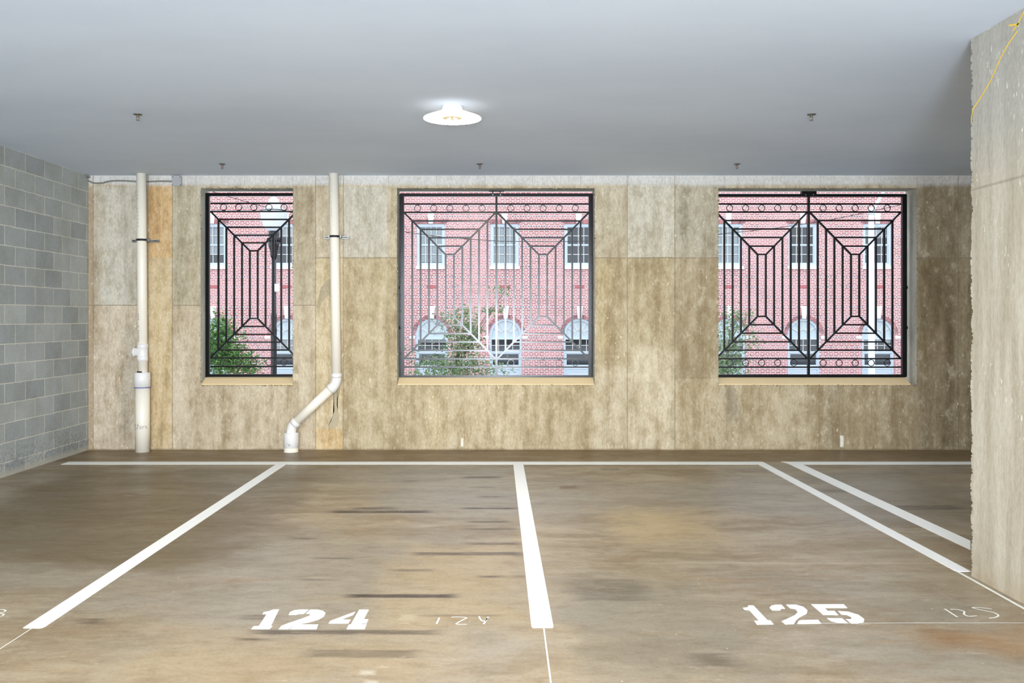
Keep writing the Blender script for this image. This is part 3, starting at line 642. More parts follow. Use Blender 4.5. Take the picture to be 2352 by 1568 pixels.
bm = bmesh.new(); bx = pw(668.7, 1010).x; lathe(bm, (bx, PY_, 0), [(.085, pw(0, 1027).z), (.0925, pw(0, 1026).z), (.0905, pw(0, 996).z), (.0875, pw(0, 993.5).z), (.04, pw(0, 993).z)], 36); cp2 = mesh_obj('coupling', bm, M['pvcw'], p2)
bm = bmesh.new()
for st in ([(664, 1016), (667, 1019), (671, 1021)], [(667, 1022), (670, 1018)]): cyl_ribbon(bm, st, bx, PY_, .0925, .004)
mesh_obj('primer_smear', bm, M['blueink'], cp2)
bm = bmesh.new(); lathe(bm, (bx, PY_, 0), [(.092, 0), (.084, .004), (.084, pw(0, 1026).z)], 36); mesh_obj('floor_stub', bm, M['pvc'], p2)
strut_clamp(p2, 769, 543, .150)

# trowelled cement patches on the wall behind the jogging pipe
def patch(label, pts):
    rnd = random.Random(len(pts)); P = [W(138+a/2.2, 367+b/2.2, D) for a, b in pts]; out = []
    for i, p in enumerate(P):
        q = P[(i+1) % len(P)]; n = max(2, int((q-p).length/.05))
        for k in range(n): out.append(p.lerp(q, k/n)+Vector((rnd.uniform(-.002, .002), -.003, rnd.uniform(-.002, .002))))
    bm = bmesh.new(); prism(bm, out, .006, 'y'); mesh_obj('cement_patch', bm, M['patch'], label=label, cat='cement patch')
M['patch'] = grey_concrete('patch_cement', (196, 182, 154), (176, 162, 132))
patch('curved cement patch on the far wall, left of the jogging drain pipe', [(1372, 592), (1345, 612), (1318, 645), (1308, 690), (1294, 748), (1308, 758), (1322, 728), (1336, 700), (1356, 682), (1368, 700), (1384, 712)])
patch('long drip of grey cement on the far wall under the slanting pipe', [(1384, 1160), (1416, 1150), (1402, 1212), (1398, 1240), (1412, 1300), (1404, 1346), (1352, 1350), (1372, 1312), (1386, 1270), (1382, 1210)])

# junction box and cable
jb = W(407.5, 416, D-.02)
j = thing('junction_box', 'square grey junction box at the top of the far wall, ending the cable', 'electrical box', (jb.x, D, jb.z))
bm = bmesh.new(); box(bm, jb.x-.052, jb.x+.052, D-.05, D-.002, jb.z-.055, jb.z+.055, bev=.004); mesh_obj('body', bm, M['grey'], j)
bm = bmesh.new(); box(bm, jb.x-.056, jb.x+.056, D-.054, D-.05, jb.z-.059, jb.z+.059); cv = mesh_obj('cover', bm, M['grey'], j)
for sx in (-1, 1):
    for sz in (-1, 1):
        bm = bmesh.new(); tube(bm, [(jb.x+sx*.047, D-.058, jb.z+sz*.05), (jb.x+sx*.047, D-.053, jb.z+sz*.05)], .005, 8); mesh_obj('screw', bm, M['rubber'], cv)
bm = bmesh.new()
pts = [(187, 398), (191, 403), (196, 409), (203, 415), (212, 419.5), (224, 421), (236, 420), (248, 416.5), (262, 415), (285, 415), (310, 416.5), (340, 417), (365, 416), (380, 416), (397, 416.5)]
fine = []
P3 = [W(a, b, D-.012) for a, b in pts]; P3[0] = Vector((XL+.02, D-.10, CEIL-.002)); P3[1] = Vector((XL+.03, D-.05, CEIL-.03))
tube(bm, P3, .0095, 10)
mesh_obj('cable', bm, M['cable'], smooth=True, label='thin grey cable drooping along the top of the far wall behind the left drain pipe', cat='cable')

# ------------------------------------------------------------------ ceiling lamp and sprinklers
LX, LY = X(1039, 7.35), 7.35
lamp = thing('ceiling_lamp', 'round white saucer ceiling lamp, switched on, in the middle of the ceiling', 'ceiling light', (LX, LY, CEIL))
bm = bmesh.new(); lathe(bm, (LX, LY, CEIL), [(.085, 0), (.085, -.022), (.078, -.028), (.03, -.03)], 40); mesh_obj('mounting_base', bm, M['white'], lamp)
bm = bmesh.new(); lathe(bm, (LX, LY, CEIL), [(.074, -.024), (.09, -.034), (.16, -.062), (.215, -.082), (.238, -.092), (.241, -.097), (.237, -.100)], 48, cap=False); mesh_obj('shade', bm, M['shade'], lamp, smooth=True)
bm = bmesh.new(); lathe(bm, (LX, LY, CEIL), [(.237, -.100), (.085, -.097)], 24, cap=False); mesh_obj('diffuser_ring', bm, M['diffuser'], lamp, smooth=True)
bm = bmesh.new(); lathe(bm, (LX, LY, CEIL), [(.085, -.0972), (.080, -.0985), (.05, -.1), (.001, -.101)], 40, cap=False); ln = mesh_obj('lens', bm, M['bulb'], lamp, smooth=True)
bm = bmesh.new()
for a in range(6):
    th = a*math.pi/3; q = bmesh.ops.create_icosphere(bm, subdivisions=2, radius=.009)['verts']
    for v in q: v.co += Vector((LX+.035*math.cos(th), LY+.035*math.sin(th), CEIL-.1))
mesh_obj('diode', bm, M['shade'], ln, smooth=True)
def sprinkler(px, d, label, src=None):
    x = X(px, d)
    if src:
        r = src.copy(); COL.objects.link(r); r.location = (x, d, CEIL); r['label'] = label
        for c in src.children:
            k = c.copy(); COL.objects.link(k); k.parent = r
            for g in c.children: h = g.copy(); COL.objects.link(h); h.parent = k
        return r
    r = thing('fire_sprinkler', label, 'sprinkler', (0, 0, 0), None)
    bm = bmesh.new(); lathe(bm, (0, 0, 0), [(.038, 0), (.038, -.003), (.03, -.008), (.012, -.010)], 24); mesh_obj('escutcheon', bm, M['brass'], r)
    bm = bmesh.new(); tube(bm, [(0, 0, -.005), (0, 0, -.022)], .009, 12)
    for s in (-1, 1): tube(bm, [(s*.008, 0, -.02), (s*.013, 0, -.032), (s*.008, 0, -.044), (0, 0, -.05)], .0028, 8)
    fr = mesh_obj('frame', bm, M['brass'], r)
    bm = bmesh.new(); tube(bm, [(0, 0, -.022), (0, 0, -.046)], .003, 8); mesh_obj('bulb', bm, M['redbrick'], fr)
    bm = bmesh.new(); lathe(bm, (0, 0, 0), [(.004, -.049), (.015, -.051), (.015, -.053), (.004, -.054)], 18); mesh_obj('deflector', bm, M['brass'], r)
    r.location = (x, d, CEIL)
    return r
s0 = sprinkler(316.5, 7.63, 'small sprinkler head on the ceiling at the left, in the nearer row')
for a in ((1864, 7.63, 'small sprinkler head on the ceiling at the right, in the nearer row'), (510.5, 10.08, 'small sprinkler head in the far row, above the left window'),
          (1102, 10.08, 'small sprinkler head in the far row, above the middle window'), (1693, 10.08, 'small sprinkler head in the far row, above the right window')):
    sprinkler(*a, src=s0)

# ------------------------------------------------------------------ painted lines and numbers on the floor
def paint(name, polys, label, cat, mat='line', group=None, th=.0022, parent=None):
    bm = bmesh.new()
    for poly in polys: prism(bm, poly, th, 'z')
    return mesh_obj(name, bm, M[mat], parent, label=label, cat=cat, group=group)
def fp(*pts): return [FL(a, b, 0.0) for a, b in pts]
yN, yF = FL(0, 1066.3).y, FL(0, 1060.2).y
xl1, xl2 = -4.80, FL(1735, 1063).x
paint('painted_line', [[Vector((xl1, yN, 0)), Vector((xl2+.0, yN, 0)), Vector((xl2+.06, yF, 0)), Vector((xl1, yF, 0))]], 'long thin white line along the far wall behind stalls 124 and 125', 'parking line')
paint('painted_line', [[Vector((FL(1811, 1063).x, yN, 0)), Vector((6.9, yN, 0)), Vector((6.9, yF, 0)), Vector((FL(1799, 1063).x, yF, 0))]], 'short thin white line along the far wall, right of the double lines', 'parking line')
def stall(pts, label): paint('painted_line', [fp(*pts)], label, 'parking line', th=.0028)
stall([(637, 1066), (657, 1063), (400, 1237), (108, 1438), (100, 1442), (88, 1443.5), (53, 1443)][0:0] or [(634, 1066.3), (657.5, 1066.3), (104, 1439), (96, 1442), (88, 1443), (53, 1442)], 'slanting white stall line on the left, reaching the lower left corner')
stall([(1179, 1066.3), (1202, 1066.3), (1271, 1438), (1270, 1441.5), (1223, 1441.5), (1220.5, 1438)], 'white stall line in the middle of the floor, between 124 and 125')
stall([(1730, 1060.5), (1752, 1060.5), (2230.5, 1312.5), (2200, 1312.5), (2191, 1310)], 'white line left of the pair beside the column')
# the partner line runs on behind the column
a0, a1 = FL(1801, 1060.5), FL(1830, 1060.5)
e0, e1 = FL(2230, 1264), FL(2229, 1242)
paint('painted_line', [[a0, FL(1830, 1060.5), FL(2229, 1242), FL(2229, 1263)]], 'white line right of the pair, running to the column', 'parking line', th=.0028)
def c5(cx, cy): return (540+cx/3.7935, 1340+cy/3.7935)
def c6(cx, cy): return (1660+cx/3.3988, 1340+cy/3.3988)
def digits(label, cf, ds, at):
    g = thing('stall_number', label, 'painted number', at)
    for polys in ds: paint('digit', [fp(*[cf(*p) for p in poly]) for poly in polys], None, None, th=.002, parent=g)
digits('stencilled white parking number 124 on the floor', c5, [
    [[(250, 250), (300, 240), (335, 227), (384, 226), (312, 371), (326, 372), (300, 396), (143, 396), (160, 373), (208, 370), (277, 264), (240, 264)]],
    [[(640, 227), (600, 262), (560, 262), (528, 272), (468, 272), (480, 248), (520, 232), (570, 227)],
     [(655, 227), (720, 228), (765, 238), (788, 258), (775, 285), (730, 312), (640, 338), (560, 354), (505, 368), (466, 396), (382, 396), (402, 370), (470, 344), (600, 300), (650, 280), (660, 262), (618, 260)],
     [(570, 358), (725, 358), (710, 396), (478, 396), (512, 372)]],
    [[(1048, 245), (1030, 272), (925, 314), (1008, 315), (986, 346), (815, 346), (830, 326)],
     [(1082, 228), (1166, 228), (1122, 312), (1162, 312), (1147, 346), (1106, 346), (1100, 358), (1146, 358), (1130, 396), (972, 396), (990, 360), (1008, 357)]]], FL(715, 1445))
digits('stencilled white parking number 125 on the floor, nearer the column', c6, [
    [[(203, 170), (240, 172), (350, 287), (374, 289), (397, 318), (267, 320), (245, 292), (283, 290), (205, 207), (168, 203), (157, 190), (192, 187)]],
    [[(458, 165), (486, 195), (458, 195), (450, 208), (385, 208), (366, 190), (378, 173), (410, 166)],
     [(495, 165), (570, 165), (630, 182), (662, 210), (655, 235), (600, 262), (570, 290), (556, 315), (487, 317), (460, 295), (560, 250), (585, 225), (570, 200), (524, 192)],
     [(610, 286), (745, 283), (768, 312), (583, 314), (590, 294)]],
    [[(690, 162), (945, 162), (972, 190), (796, 190), (818, 214), (872, 214), (901, 245), (783, 243)],
     [(900, 215), (980, 220), (1060, 245), (1105, 278), (1100, 300), (1060, 310), (1004, 311), (962, 278), (1002, 279), (1004, 262), (965, 243), (926, 240)],
     [(812, 270), (932, 272), (977, 309), (905, 307), (845, 292)]]], FL(1845, 1437))
def strokes(name, label, cat, cf, lines, w, mat='linethin', parent=None):
    bm = bmesh.new()
    for ln in lines:
        ps = [FL(*cf(*p)) for p in ln]
        if len(ps) > 2:                      # smooth the hand-drawn curve
            q = []
            for i in range(len(ps)-1):
                p0, pa, pb, p3 = ps[max(i-1, 0)], ps[i], ps[i+1], ps[min(i+2, len(ps)-1)]
                for k in range(4):
                    u = k/4; q.append(.5*((2*pa)+(pb-p0)*u+(2*p0-5*pa+4*pb-p3)*u*u+(3*pa-p0-3*pb+p3)*u**3))
            q.append(ps[-1]); ps = q
        ribbon(bm, ps, w, (0, 0, 1))
    return mesh_obj(name, bm, M[mat], parent, label=label, cat=cat)
idn = lambda a, b: (a, b)
strokes('handwritten_number', 'small chalk 124 written on the floor right of the stencilled 124', 'chalk mark', c5,
        [[(1780, 298), (1755, 352)], [(1885, 295), (1925, 291), (2015, 297), (1980, 320), (1928, 350), (1965, 356), (2020, 355)], [(2125, 285), (2138, 312), (2165, 330), (2198, 302)], [(2206, 290), (2165, 355)]], .010)
strokes('handwritten_number', 'chalk 125 scrawled on the floor beside the column', 'chalk mark', c6,
        [[(1732, 198), (1832, 262)], [(1778, 202), (1830, 203), (1885, 218), (1882, 236), (1900, 250), (1930, 256), (1985, 252)], [(2100, 200), (2000, 187), (1950, 190), (2060, 215), (2120, 228), (2152, 250), (2125, 265), (2080, 270)]], .010)
strokes('handwritten_number', 'end of a chalk 3 at the left edge of the floor', 'chalk mark', lambda a, b: (a/6.877, 1340+b/6.877),
        [[(-90, 425), (-40, 412), (50, 412), (90, 432), (45, 455), (-20, 465)], [(-20, 466), (40, 478), (60, 492), (20, 518), (-60, 530)]], .009)
strokes('chalk_line', 'hairline white chalk line leading away from the end of the left stall line', 'chalk mark', idn, [[(73, 1443), (-40, 1516)]], .006)
strokes('chalk_line', 'hairline white chalk line leading towards the camera from the middle stall line', 'chalk mark', idn, [[(1249, 1442), (1268, 1590)]], .008)
strokes('chalk_line', 'faint chalk line across the floor under the number 125', 'chalk mark', idn, [[(1880, 1431), (2120, 1430.5), (2500, 1430.5)]], .006)
strokes('chalk_line', 'pale chalk line running along the foot of the column', 'chalk mark', idn, [[(2200, 1313), (2290, 1363), (2500, 1480)]], .022)
# yellow crayon marks on the column
def cpt(cx, cy):
    px = max(2080+cx/3.136, 2231.5); py = cy/3.136; d = F*CX/(px-VX); return Vector((CX, d, EYE-(py-VY)*d/F))
cm = thing('crayon_line', 'yellow crayon line rising across the column face', 'drawn mark', cpt(600, 600))
bm = bmesh.new()
for ln in ([(900, 20), (853, 85), (815, 165), (775, 222)], [(745, 183), (780, 180), (818, 172)]): ribbon(bm, [cpt(*p) for p in ln], .010, (-1, 0, 0))
mesh_obj('arrow', bm, M['yellow'], cm)
bm = bmesh.new(); ribbon(bm, [cpt(*p) for p in [(808, 222), (740, 320), (690, 410), (650, 500), (615, 580), (550, 690), (485, 790), (466, 850), (464, 885)]], .010, (-1, 0, 0)); mesh_obj('stroke', bm, M['yellow'], cm)

# ------------------------------------------------------------------ outside: street, brick building, trees, lamp posts
GZ = -1.3; BD = 36.0; SB = F/BD
bm = bmesh.new(); box(bm, -45, 50, YO+.05, 60, GZ-.3, GZ)
mesh_obj('street', bm, M['asphalt'], kind='structure')
def bxx(px): return (px-VX)/SB
def bz(py): return EYE-(py-VY)/SB
bld = thing('brick_building', 'red brick building with pale blue sash windows across the street', 'building', (0, BD, GZ))
UP = [147, 317, 487, 657, 821, 989.6, 1159, 1329, 1500, 1673, 1844, 2015, 2186]
holes = []
for c in UP:
    holes.append((bxx(c-33), bxx(c+33), bz(611), bz(513.5), False)); holes.append((bxx(c+2.5-37.3), bxx(c+2.5+37.3), GZ+.25, bz(731), True))
BX0, BX1, BZ1 = bxx(20), bxx(2330), 9.4
bm = bmesh.new()
def bq(pts): bm.faces.new([bm.verts.new((x, BD, z)) for x, z in pts])
# horizontal bands with holes cut in each
bands = [(GZ, GZ+.25, None), (GZ+.25, bz(731), True), (bz(731), bz(611), None), (bz(611), bz(513.5), False), (bz(513.5), BZ1, None)]
for z0, z1, kind in bands:
    if kind is None: bq([(BX0, z0), (BX1, z0), (BX1, z1), (BX0, z1)]); continue
    hs = sorted([h for h in holes if h[4] == kind]); x = BX0
    for h in hs:
        bq([(x, z0), (h[0], z0), (h[0], z1), (x, z1)]); x = h[1]
        if kind:
            r = (h[1]-h[0])/2; cx = (h[0]+h[1])/2; zc = h[3]-r; n = 10
            for s in (-1, 1):
                arcp = [(cx+s*r*math.cos(a*math.pi/2/n), zc+r*math.sin(a*math.pi/2/n)) for a in range(n+1)]
                for i in range(n):
                    bq([arcp[i], arcp[i+1], (arcp[i+1][0], z1), (arcp[i][0], z1)] if i < n-1 else [arcp[i], arcp[i+1], (arcp[i][0], z1)])
    bq([(x, z0), (BX1, z0), (BX1, z1), (x, z1)])
bmesh.ops.remove_doubles(bm, verts=bm.verts, dist=.0005)
for f in bm.faces:
    if f.normal.y > 0: f.normal_flip()
# returns of the openings, sides, roof and back
def quad(bm_, pts): bm_.faces.new([bm_.verts.new(p) for p in pts])
for h in holes:
    T = .22; r = (h[1]-h[0])/2; cx = (h[0]+h[1])/2
    top = h[3]-(r if h[4] else 0)
    for x in h[:2]: quad(bm, [(x, BD, h[2]), (x, BD+T, h[2]), (x, BD+T, top), (x, BD, top)])
    if h[4]:
        for i in range(16):
            a, b = i*math.pi/16, (i+1)*math.pi/16; A = (cx+r*math.cos(a), top+r*math.sin(a)); B = (cx+r*math.cos(b), top+r*math.sin(b))
            quad(bm, [(A[0], BD, A[1]), (A[0], BD+T, A[1]), (B[0], BD+T, B[1]), (B[0], BD, B[1])])
    else: quad(bm, [(h[0], BD, h[3]), (h[0], BD+T, h[3]), (h[1], BD+T, h[3]), (h[1], BD, h[3])])
box(bm, BX0, BX1, BD+1.2, BD+9, GZ, BZ1)
for x in (BX0, BX1): quad(bm, [(x, BD, GZ), (x, BD+1.2, GZ), (x, BD+1.2, BZ1), (x, BD, BZ1)])
quad(bm, [(BX0, BD, BZ1), (BX1, BD, BZ1), (BX1, BD+1.2, BZ1), (BX0, BD+1.2, BZ1)])
me_o = mesh_obj('brick_wall', bm, M['brick'], bld)
bm = bmesh.new(); box(bm, BX0-.1, BX1+.1, BD-.35, BD+9.1, BZ1, BZ1+.5, bev=.05); mesh_obj('cornice', bm, M['stone'], bld)

def frame_rect(bm, x0, x1, z0, z1, w, y0, y1):
    box(bm, x0, x0+w, y0, y1, z0, z1); box(bm, x1-w, x1, y0, y1, z0, z1); box(bm, x0+w, x1-w, y0, y1, z1-w, z1); box(bm, x0+w, x1-w, y0, y1, z0, z0+w)
def muntins(bm, x0, x1, z0, z1, nx, nz, y0, y1, w=.022):
    for i in range(1, nx): x = x0+(x1-x0)*i/nx; box(bm, x-w/2, x+w/2, y0, y1, z0, z1)
    for i in range(1, nz): z = z0+(z1-z0)*i/nz; box(bm, x0, x1, y0, y1, z-w/2, z+w/2)
blinds_up = {487: (.97, .55), 657: (.55, 0), 989.6: (.93, 1), 1159: (.95, 1), 1329: (0, 0), 1673: (.97, 1), 1844: (0, 0), 2015: (.6, 0)}
for c in UP:
    x0, x1, z0, z1 = bxx(c-33), bxx(c+33), bz(611), bz(513.5); zm = bz(563)
    bm = bmesh.new(); y = BD+.06
    frame_rect(bm, x0, x1, z0, z1, .10, y, y+.10); frame_rect(bm, x0+.09, x1-.09, zm, z1-.09, .05, y+.03, y+.08); frame_rect(bm, x0+.09, x1-.09, z0+.09, zm+.03, .05, y+.05, y+.11)
    fr = mesh_obj('window_frame', bm, M['trim'], bld)
    bm = bmesh.new(); muntins(bm, x0+.14, x1-.14, zm+.05, z1-.14, 4, 2, y+.045, y+.07); muntins(bm, x0+.14, x1-.14, z0+.14, zm-.02, 4, 2, y+.065, y+.09); mesh_obj('glazing_bars', bm, M['stone'], fr)
    bm = bmesh.new(); box(bm, x0+.12, x1-.12, y+.085, y+.091, z0+.12, z1-.12); mesh_obj('glass', bm, M['glass'], fr)
    a, b = blinds_up.get(c, (.9, .4)); zi0, zi1 = z0+.12, z1-.12; hh = zi1-zi0
    drop = a*.5+b*.5
    if drop > .01:
        bm = bmesh.new(); box(bm, x0+.12, x1-.12, y+.13, y+.14, zi1-hh*drop, zi1-.03); mesh_obj('blind', bm, M['blind'], fr)
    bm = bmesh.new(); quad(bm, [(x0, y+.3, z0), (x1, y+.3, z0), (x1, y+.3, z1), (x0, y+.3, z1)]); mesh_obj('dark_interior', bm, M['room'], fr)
    bm = bmesh.new(); box(bm, x0-.03, x1+.03, BD-.07, BD+.06, bz(618), z0, bev=.008); mesh_obj('window_sill', bm, M['stone'], bld)
    kc = bxx(c)
    bm = bmesh.new(); prism(bm, [Vector((kc-.085, BD-.05, z1)), Vector((kc+.085, BD-.05, z1)), Vector((kc+.125, BD-.05, bz(489.5))), Vector((kc-.125, BD-.05, bz(489.5)))], .07, 'y'); mesh_obj('keystone', bm, M['stone'], bld)
    bm = bmesh.new(); n = 17; wd = (x1-x0+.14)/n
    for i in range(n):
        xx = x0-.07+i*wd; tilt = (i-(n-1)/2)*.008
        prism(bm, [Vector((xx+.006, BD-.012, z1+.01)), Vector((xx+wd-.006, BD-.012, z1+.01)), Vector((xx+wd-.006+tilt, BD-.012, bz(503))), Vector((xx+.006+tilt, BD-.012, bz(503)))], .02, 'y')
    mesh_obj('flat_arch', bm, M['soldier'], bld)
    bm = bmesh.new(); box(bm, bxx(c-9), bxx(c+13), BD-.015, BD+.01, bz(661.5), bz(655)); mesh_obj('vent_brick', bm, M['redbrick'], bld)
blind_lo = {989.6: .14, 657: .95, 2015: .25, 1673: .5}
for c0 in UP:
    c = c0+2.5; x0, x1 = bxx(c-37.3), bxx(c+37.3); r = (x1-x0)/2; cx = (x0+x1)/2; zs_ = bz(731)-r; y = BD+.06
    bm = bmesh.new(); w = .09
    box(bm, x0, x0+w, y, y+.1, GZ+.25, zs_); box(bm, x1-w, x1, y, y+.1, GZ+.25, zs_)
    n = 18
    for i in range(n):
        a, b = i*math.pi/n, (i+1)*math.pi/n
        P = [Vector((cx+q*math.cos(t), y, zs_+q*math.sin(t))) for q, t in ((r, a), (r, b), (r-.10, b), (r-.10, a))]
        prism(bm, P, .1, 'y')
    for p0, p1 in ((776, 779.5), (806.5, 810.5), (840.5, 848)): box(bm, x0+w, x1-w, y, y+.1, bz(p1), bz(p0))
    frame_rect(bm, x0+w, x1-w, bz(840.5), bz(810.5), .045, y+.03, y+.08)
    fr = mesh_obj('arched_window_frame', bm, M['trim'], bld)
    bm = bmesh.new(); muntins(bm, x0+w, x1-w, bz(806.5), bz(779.5), 4, 2, y+.03, y+.06)
    for k in range(1, 6):
        t = k*math.pi/6; bar(bm, (cx+.2*math.cos(t), y+.03, zs_+.2*math.sin(t)), (cx+(r-.1)*math.cos(t), y+.03, zs_+(r-.1)*math.sin(t)), .022, .03)
    for k in range(10):
        a, b = k*math.pi/10, (k+1)*math.pi/10; bar(bm, (cx+.2*math.cos(a), y+.03, zs_+.2*math.sin(a)), (cx+.2*math.cos(b), y+.03, zs_+.2*math.sin(b)), .022, .03)
    mesh_obj('glazing_bars', bm, M['stone'], fr)
    bm = bmesh.new(); poly = [Vector((x0+w, y+.065, bz(776)))]+[Vector((cx-(r-.08)*math.cos(i*math.pi/18), y+.065, zs_+(r-.08)*math.sin(i*math.pi/18))) for i in range(19)]+[Vector((x1-w, y+.065, bz(776)))]
    prism(bm, poly, .005, 'y'); mesh_obj('fan_panel', bm, M['blind'], fr)
    bm = bmesh.new(); box(bm, x0+w, x1-w, y+.065, y+.07, bz(840.5), bz(779.5)); mesh_obj('glass', bm, M['glass'], fr)
    bl = blind_lo.get(c0, 0)
    if bl:
        bm = bmesh.new(); box(bm, x0+w, x1-w, y+.1, y+.11, bz(779.5+61*bl*.5), bz(779.5)); mesh_obj('blind', bm, M['blind'], fr)
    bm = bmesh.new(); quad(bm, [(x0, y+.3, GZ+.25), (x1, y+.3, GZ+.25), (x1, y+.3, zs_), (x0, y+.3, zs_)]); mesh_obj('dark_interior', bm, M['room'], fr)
    bm = bmesh.new(); box(bm, x0+w, x1-w, y+.03, y+.08, GZ+.25, bz(848)); frame_rect(bm, x0+w+.09, x1-w-.09, GZ+.35, bz(852), .03, y+.015, y+.03); mesh_obj('apron_panel', bm, M['trim'], fr)
    for s in (-1, 1):
        bm = bmesh.new(); xa = x0-.24 if s < 0 else x1+.02; box(bm, xa, xa+.22, BD-.03, BD+.03, bz(778), bz(771)); mesh_obj('impost_block', bm, M['stone'], bld)
    kc = cx; bm = bmesh.new(); prism(bm, [Vector((kc-.075, BD-.06, bz(731.5))), Vector((kc+.075, BD-.06, bz(731.5))), Vector((kc+.125, BD-.06, bz(703.5))), Vector((kc-.125, BD-.06, bz(703.5)))], .08, 'y'); mesh_obj('keystone', bm, M['stone'], bld)
    bm = bmesh.new(); n = 33
    for i in range(n):
        a = (i+.12)*math.pi/n; b = (i+.88)*math.pi/n
        prism(bm, [Vector((cx+q*math.cos(t), BD-.012, zs_+q*math.sin(t))) for q, t in ((r+.015, a), (r+.015, b), (r+.145, b), (r+.145, a))], .02, 'y')
    mesh_obj('brick_arch', bm, M['soldier'], bld)

# trees
def tree(name, label, base_px, d, clusters, mat, seed, leaf=.07):
    rnd = random.Random(seed); s = F/d
    P = lambda px, py: Vector(((px-VX)/s, d, EYE-(py-VY)/s))
    bx_ = P(base_px, 0).x; g = thing(name, label, 'tree', (bx_, d, GZ))
    bmt = bmesh.new(); top = P(clusters[0][0], clusters[0][1]); tip = max((P(c[0], c[1]) for c in clusters), key=lambda v: v.z)
    trunk = [Vector((bx_, d, GZ)), Vector((bx_*.6+top.x*.4, d+.05, (GZ*.5+top.z*.5))), top, tip]
    tube(bmt, trunk, [.04, .028, .014, .005], 8)
    bml = bmesh.new()
    for cx, cy, rx, ry, n in clusters:
        c = P(cx, cy); RX, RZ = rx/s, ry/s; st = min(trunk[1:3], key=lambda v: (v-c).length)
        tips = []
        for k in range(max(3, n//28)):
            u = Vector((rnd.gauss(0, .45), rnd.gauss(0, .45), rnd.gauss(0, .45)))
            q = c+Vector((u.x*RX, u.y*min(RX, .7), u.z*RZ)); tips.append(q); mid = (st+q)/2+Vector((0, 0, .08))
            if k < 5: tube(bmt, [st, mid, q], [.009, .006, .002], 5)
        for k in range(n):
            t_ = rnd.choice(tips); u = Vector((rnd.gauss(0, .32), rnd.gauss(0, .32), rnd.gauss(0, .32)))
            q = t_+Vector((u.x*RX, u.y*min(RX, .8), u.z*RZ)); L = leaf*rnd.uniform(.6, 1.25)
            ax_ = Vector((rnd.uniform(-1, 1), rnd.uniform(-1, 1), rnd.uniform(-1, .4))).normalized(); sd = ax_.cross(Vector((rnd.uniform(-1, 1), rnd.uniform(-1, 1), 1))).normalized()*L*.3; nn = ax_.cross(sd).normalized()*L*.08
            v = [bml.verts.new(p) for p in (q, q+ax_*L*.45+sd+nn, q+ax_*L, q+ax_*L*.45-sd+nn)]
            m = bml.verts.new(q+ax_*L*.5-nn)
            bml.faces.new((v[0], v[1], m)); bml.faces.new((v[1], v[2], m)); bml.faces.new((v[2], v[3], m)); bml.faces.new((v[3], v[0], m))
    mesh_obj('trunk', bmt, M['bark'], g); mesh_obj('foliage', bml, M[mat], g)
tree('leafy_tree', 'dense green tree top seen at the bottom left of the left window', 505, 20, [(505, 815, 60, 55, 2300), (545, 835, 45, 30, 1000), (497, 768, 36, 36, 900)], 'leaf', 1, .085)
tree('young_tree', 'thin leafy tree in front of the building in the middle window', 1055, 21, [(1050, 842, 95, 30, 1700), (1060, 790, 45, 48, 800), (1045, 722, 42, 28, 260), (1075, 750, 30, 40, 200), (1128, 704, 30, 16, 110), (1160, 668, 20, 22, 50), (1145, 855, 25, 18, 60)], 'leafpale', 2, .085)
tree('young_tree', 'sparse leafy tree at the lower left of the right window', 1675, 21, [(1672, 800, 48, 55, 850), (1690, 735, 34, 45, 300), (1680, 845, 60, 25, 520), (1725, 775, 26, 22, 70)], 'leafpale', 3, .08)

# black street lamp beyond the left window
SD = 15.5; ss = F/SD; lx = (629-VX)/ss
def lz(py): return EYE-(py-VY)/ss
sl = thing('street_lamp', 'black street lamp post with a big frosted lantern, outside the left window', 'street lamp', (lx, SD, GZ))
bm = bmesh.new(); lathe(bm, (lx, SD, 0), [(.16, GZ), (.16, GZ+.25), (.11, GZ+.32), (.085, GZ+.6), (.052, GZ+.7), (.050, lz(762)), (.056, lz(758)), (.047, lz(750)), (.056, lz(728)), (.050, lz(722)), (.043, lz(716)), (.041, lz(590))], 20)
mesh_obj('post', bm, M['blackpost'], sl, smooth=True)
bm = bmesh.new(); u = 1/ss
lathe(bm, (lx, SD, 0), [(6.5*u, lz(592)), (8*u, lz(586)), (9*u, lz(576)), (12*u, lz(566)), (14*u, lz(557)), (12.5*u, lz(553)), (14.5*u, lz(549)), (11.5*u, lz(545)), (12.5*u, lz(540)), (12.5*u, lz(533)), (10*u, lz(529))], 24)
for k in range(12):
    a = k*math.pi/6; tube(bm, [(lx+14.5*u*math.cos(a), SD+14.5*u*math.sin(a), lz(556)), (lx+14.5*u*math.cos(a), SD+14.5*u*math.sin(a), lz(547))], .012, 6)
mesh_obj('lantern_holder', bm, M['blackpost'], sl)
bm = bmesh.new(); lathe(bm, (lx, SD, 0), [(11*u, lz(531)), (19*u, lz(528)), (23.5*u, lz(520)), (28*u, lz(505)), (31*u, lz(490)), (31*u, lz(486)), (27*u, lz(484.5))], 32, cap=False); gl_ = mesh_obj('lantern_glass', bm, M['globe'], sl, smooth=True)
bm = bmesh.new(); lathe(bm, (lx, SD, 0), [(29*u, lz(485)), (30*u, lz(483.6)), (26*u, lz(482.4)), (20*u, lz(482.8))], 32); mesh_obj('rim', bm, M['blackpost'], gl_)
bm = bmesh.new(); lathe(bm, (lx, SD, 0), [(25.5*u, lz(482.5)), (18*u, lz(475)), (13*u, lz(465)), (9.5*u, lz(457)), (5*u, lz(452)), (2*u, lz(450))], 32, cap=False); mesh_obj('lantern_top', bm, M['globe'], sl, smooth=True)
bm = bmesh.new(); lathe(bm, (lx, SD, 0), [(2.5*u, lz(451)), (3*u, lz(449)), (1.5*u, lz(447)), (2*u, lz(445.5)), (.5*u, lz(443))], 12); mesh_obj('finial', bm, M['blackpost'], sl)
bx_ = (636-VX)/ss
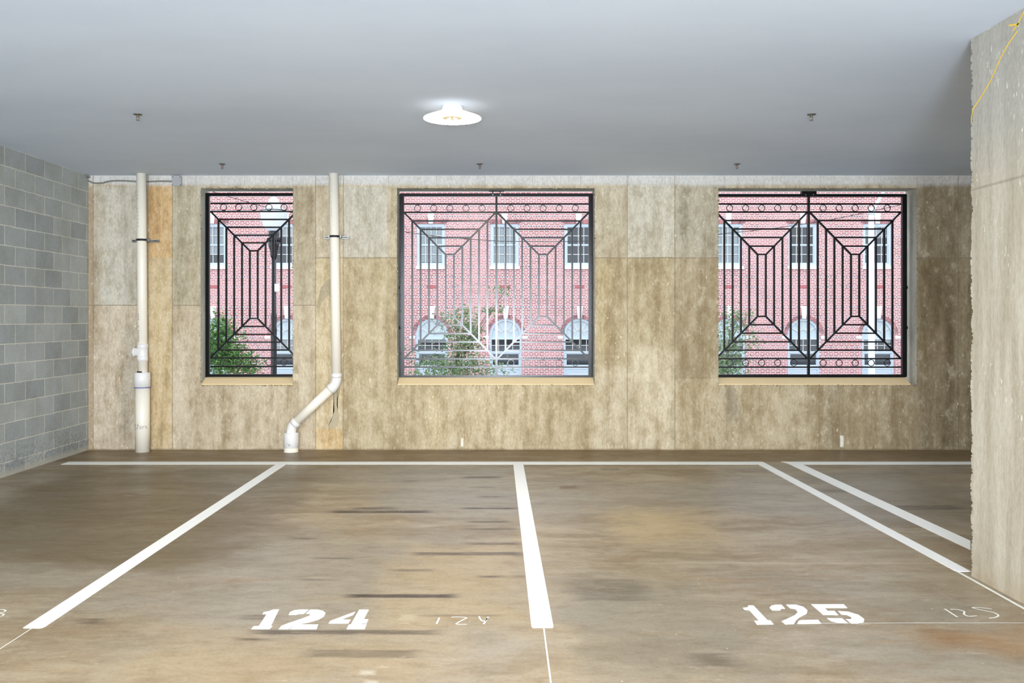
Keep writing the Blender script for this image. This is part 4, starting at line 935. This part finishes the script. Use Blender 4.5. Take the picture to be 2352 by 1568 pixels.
bm = bmesh.new(); box(bm, bx_-.053, bx_+.06, SD-.11, SD-.045, lz(670), lz(652), bev=.012); mesh_obj('control_box', bm, M['paper'], sl)
# pale pole outside the right window
GD = 20.0; sg = F/GD
def gp(px, py): return Vector(((px-VX)/sg, GD, EYE-(py-VY)/sg))
b0 = gp(2002, 900); pl = thing('light_pole', 'tall pale metal pole with a slanting arm, outside the right window', 'pole', (b0.x, GD, GZ))
bm = bmesh.new(); tube(bm, [(b0.x, GD, GZ), (b0.x, GD, GZ+.1), (b0.x, GD, GZ+.11), (b0.x-.01, GD, gp(0, 479).z), (b0.x-.01, GD, gp(0, 477).z)], [.13, .13, .078, .058, .035], 20); mesh_obj('pole', bm, M['galv'], pl)
a = gp(2001, 490); bm = bmesh.new(); tube(bm, [a+Vector((0, -.03, 0)), gp(2013, 466)+Vector((0, -.05, 0)), gp(2040, 415)+Vector((0, -.1, 0)), gp(2075, 385)+Vector((0, -.15, 0))], [.03, .035, .033, .03], 12); mesh_obj('arm', bm, M['galv'], pl)
bm = bmesh.new(); lathe(bm, (b0.x-.01, GD, 0), [(.075, gp(0, 492).z), (.08, gp(0, 491).z), (.08, gp(0, 487).z), (.075, gp(0, 486).z)], 16); mesh_obj('collar', bm, M['galv'], pl)
# overhead cable
WD = 24.0; sw = F/WD
wp = [(-400, 150), (200, 345), (516, 449), (608, 475), (760, 507), (927, 532), (1020, 545), (1150, 554), (1270, 555), (1450, 552), (1630, 540), (1780, 524), (1900, 506), (1960, 494), (2300, 420), (2700, 330)]
bm = bmesh.new(); tube(bm, [Vector(((a-VX)/sw, WD, EYE-(b-VY)/sw)) for a, b in wp], .009, 6)
mesh_obj('overhead_cable', bm, M['rubber'], label='thin dark overhead cable sagging in front of the brick building', cat='cable')

# repeats share a group
GROUPS = {'fire_sprinkler': 'sprinkler heads on the ceiling', 'painted_line': 'white painted parking lines', 'iron_grille': 'iron grilles in the window openings',
          'drain_pipe': 'white drain pipes on the far wall', 'stall_number': 'stencilled stall numbers', 'handwritten_number': 'handwritten chalk numbers on the floor',
          'chalk_line': 'chalk layout lines on the floor', 'young_tree': 'young trees across the street', 'cement_patch': 'cement patches on the far wall'}
for o in COL.objects:
    if o.parent is None and o.name.split('.')[0] in GROUPS: o['group'] = GROUPS[o.name.split('.')[0]]
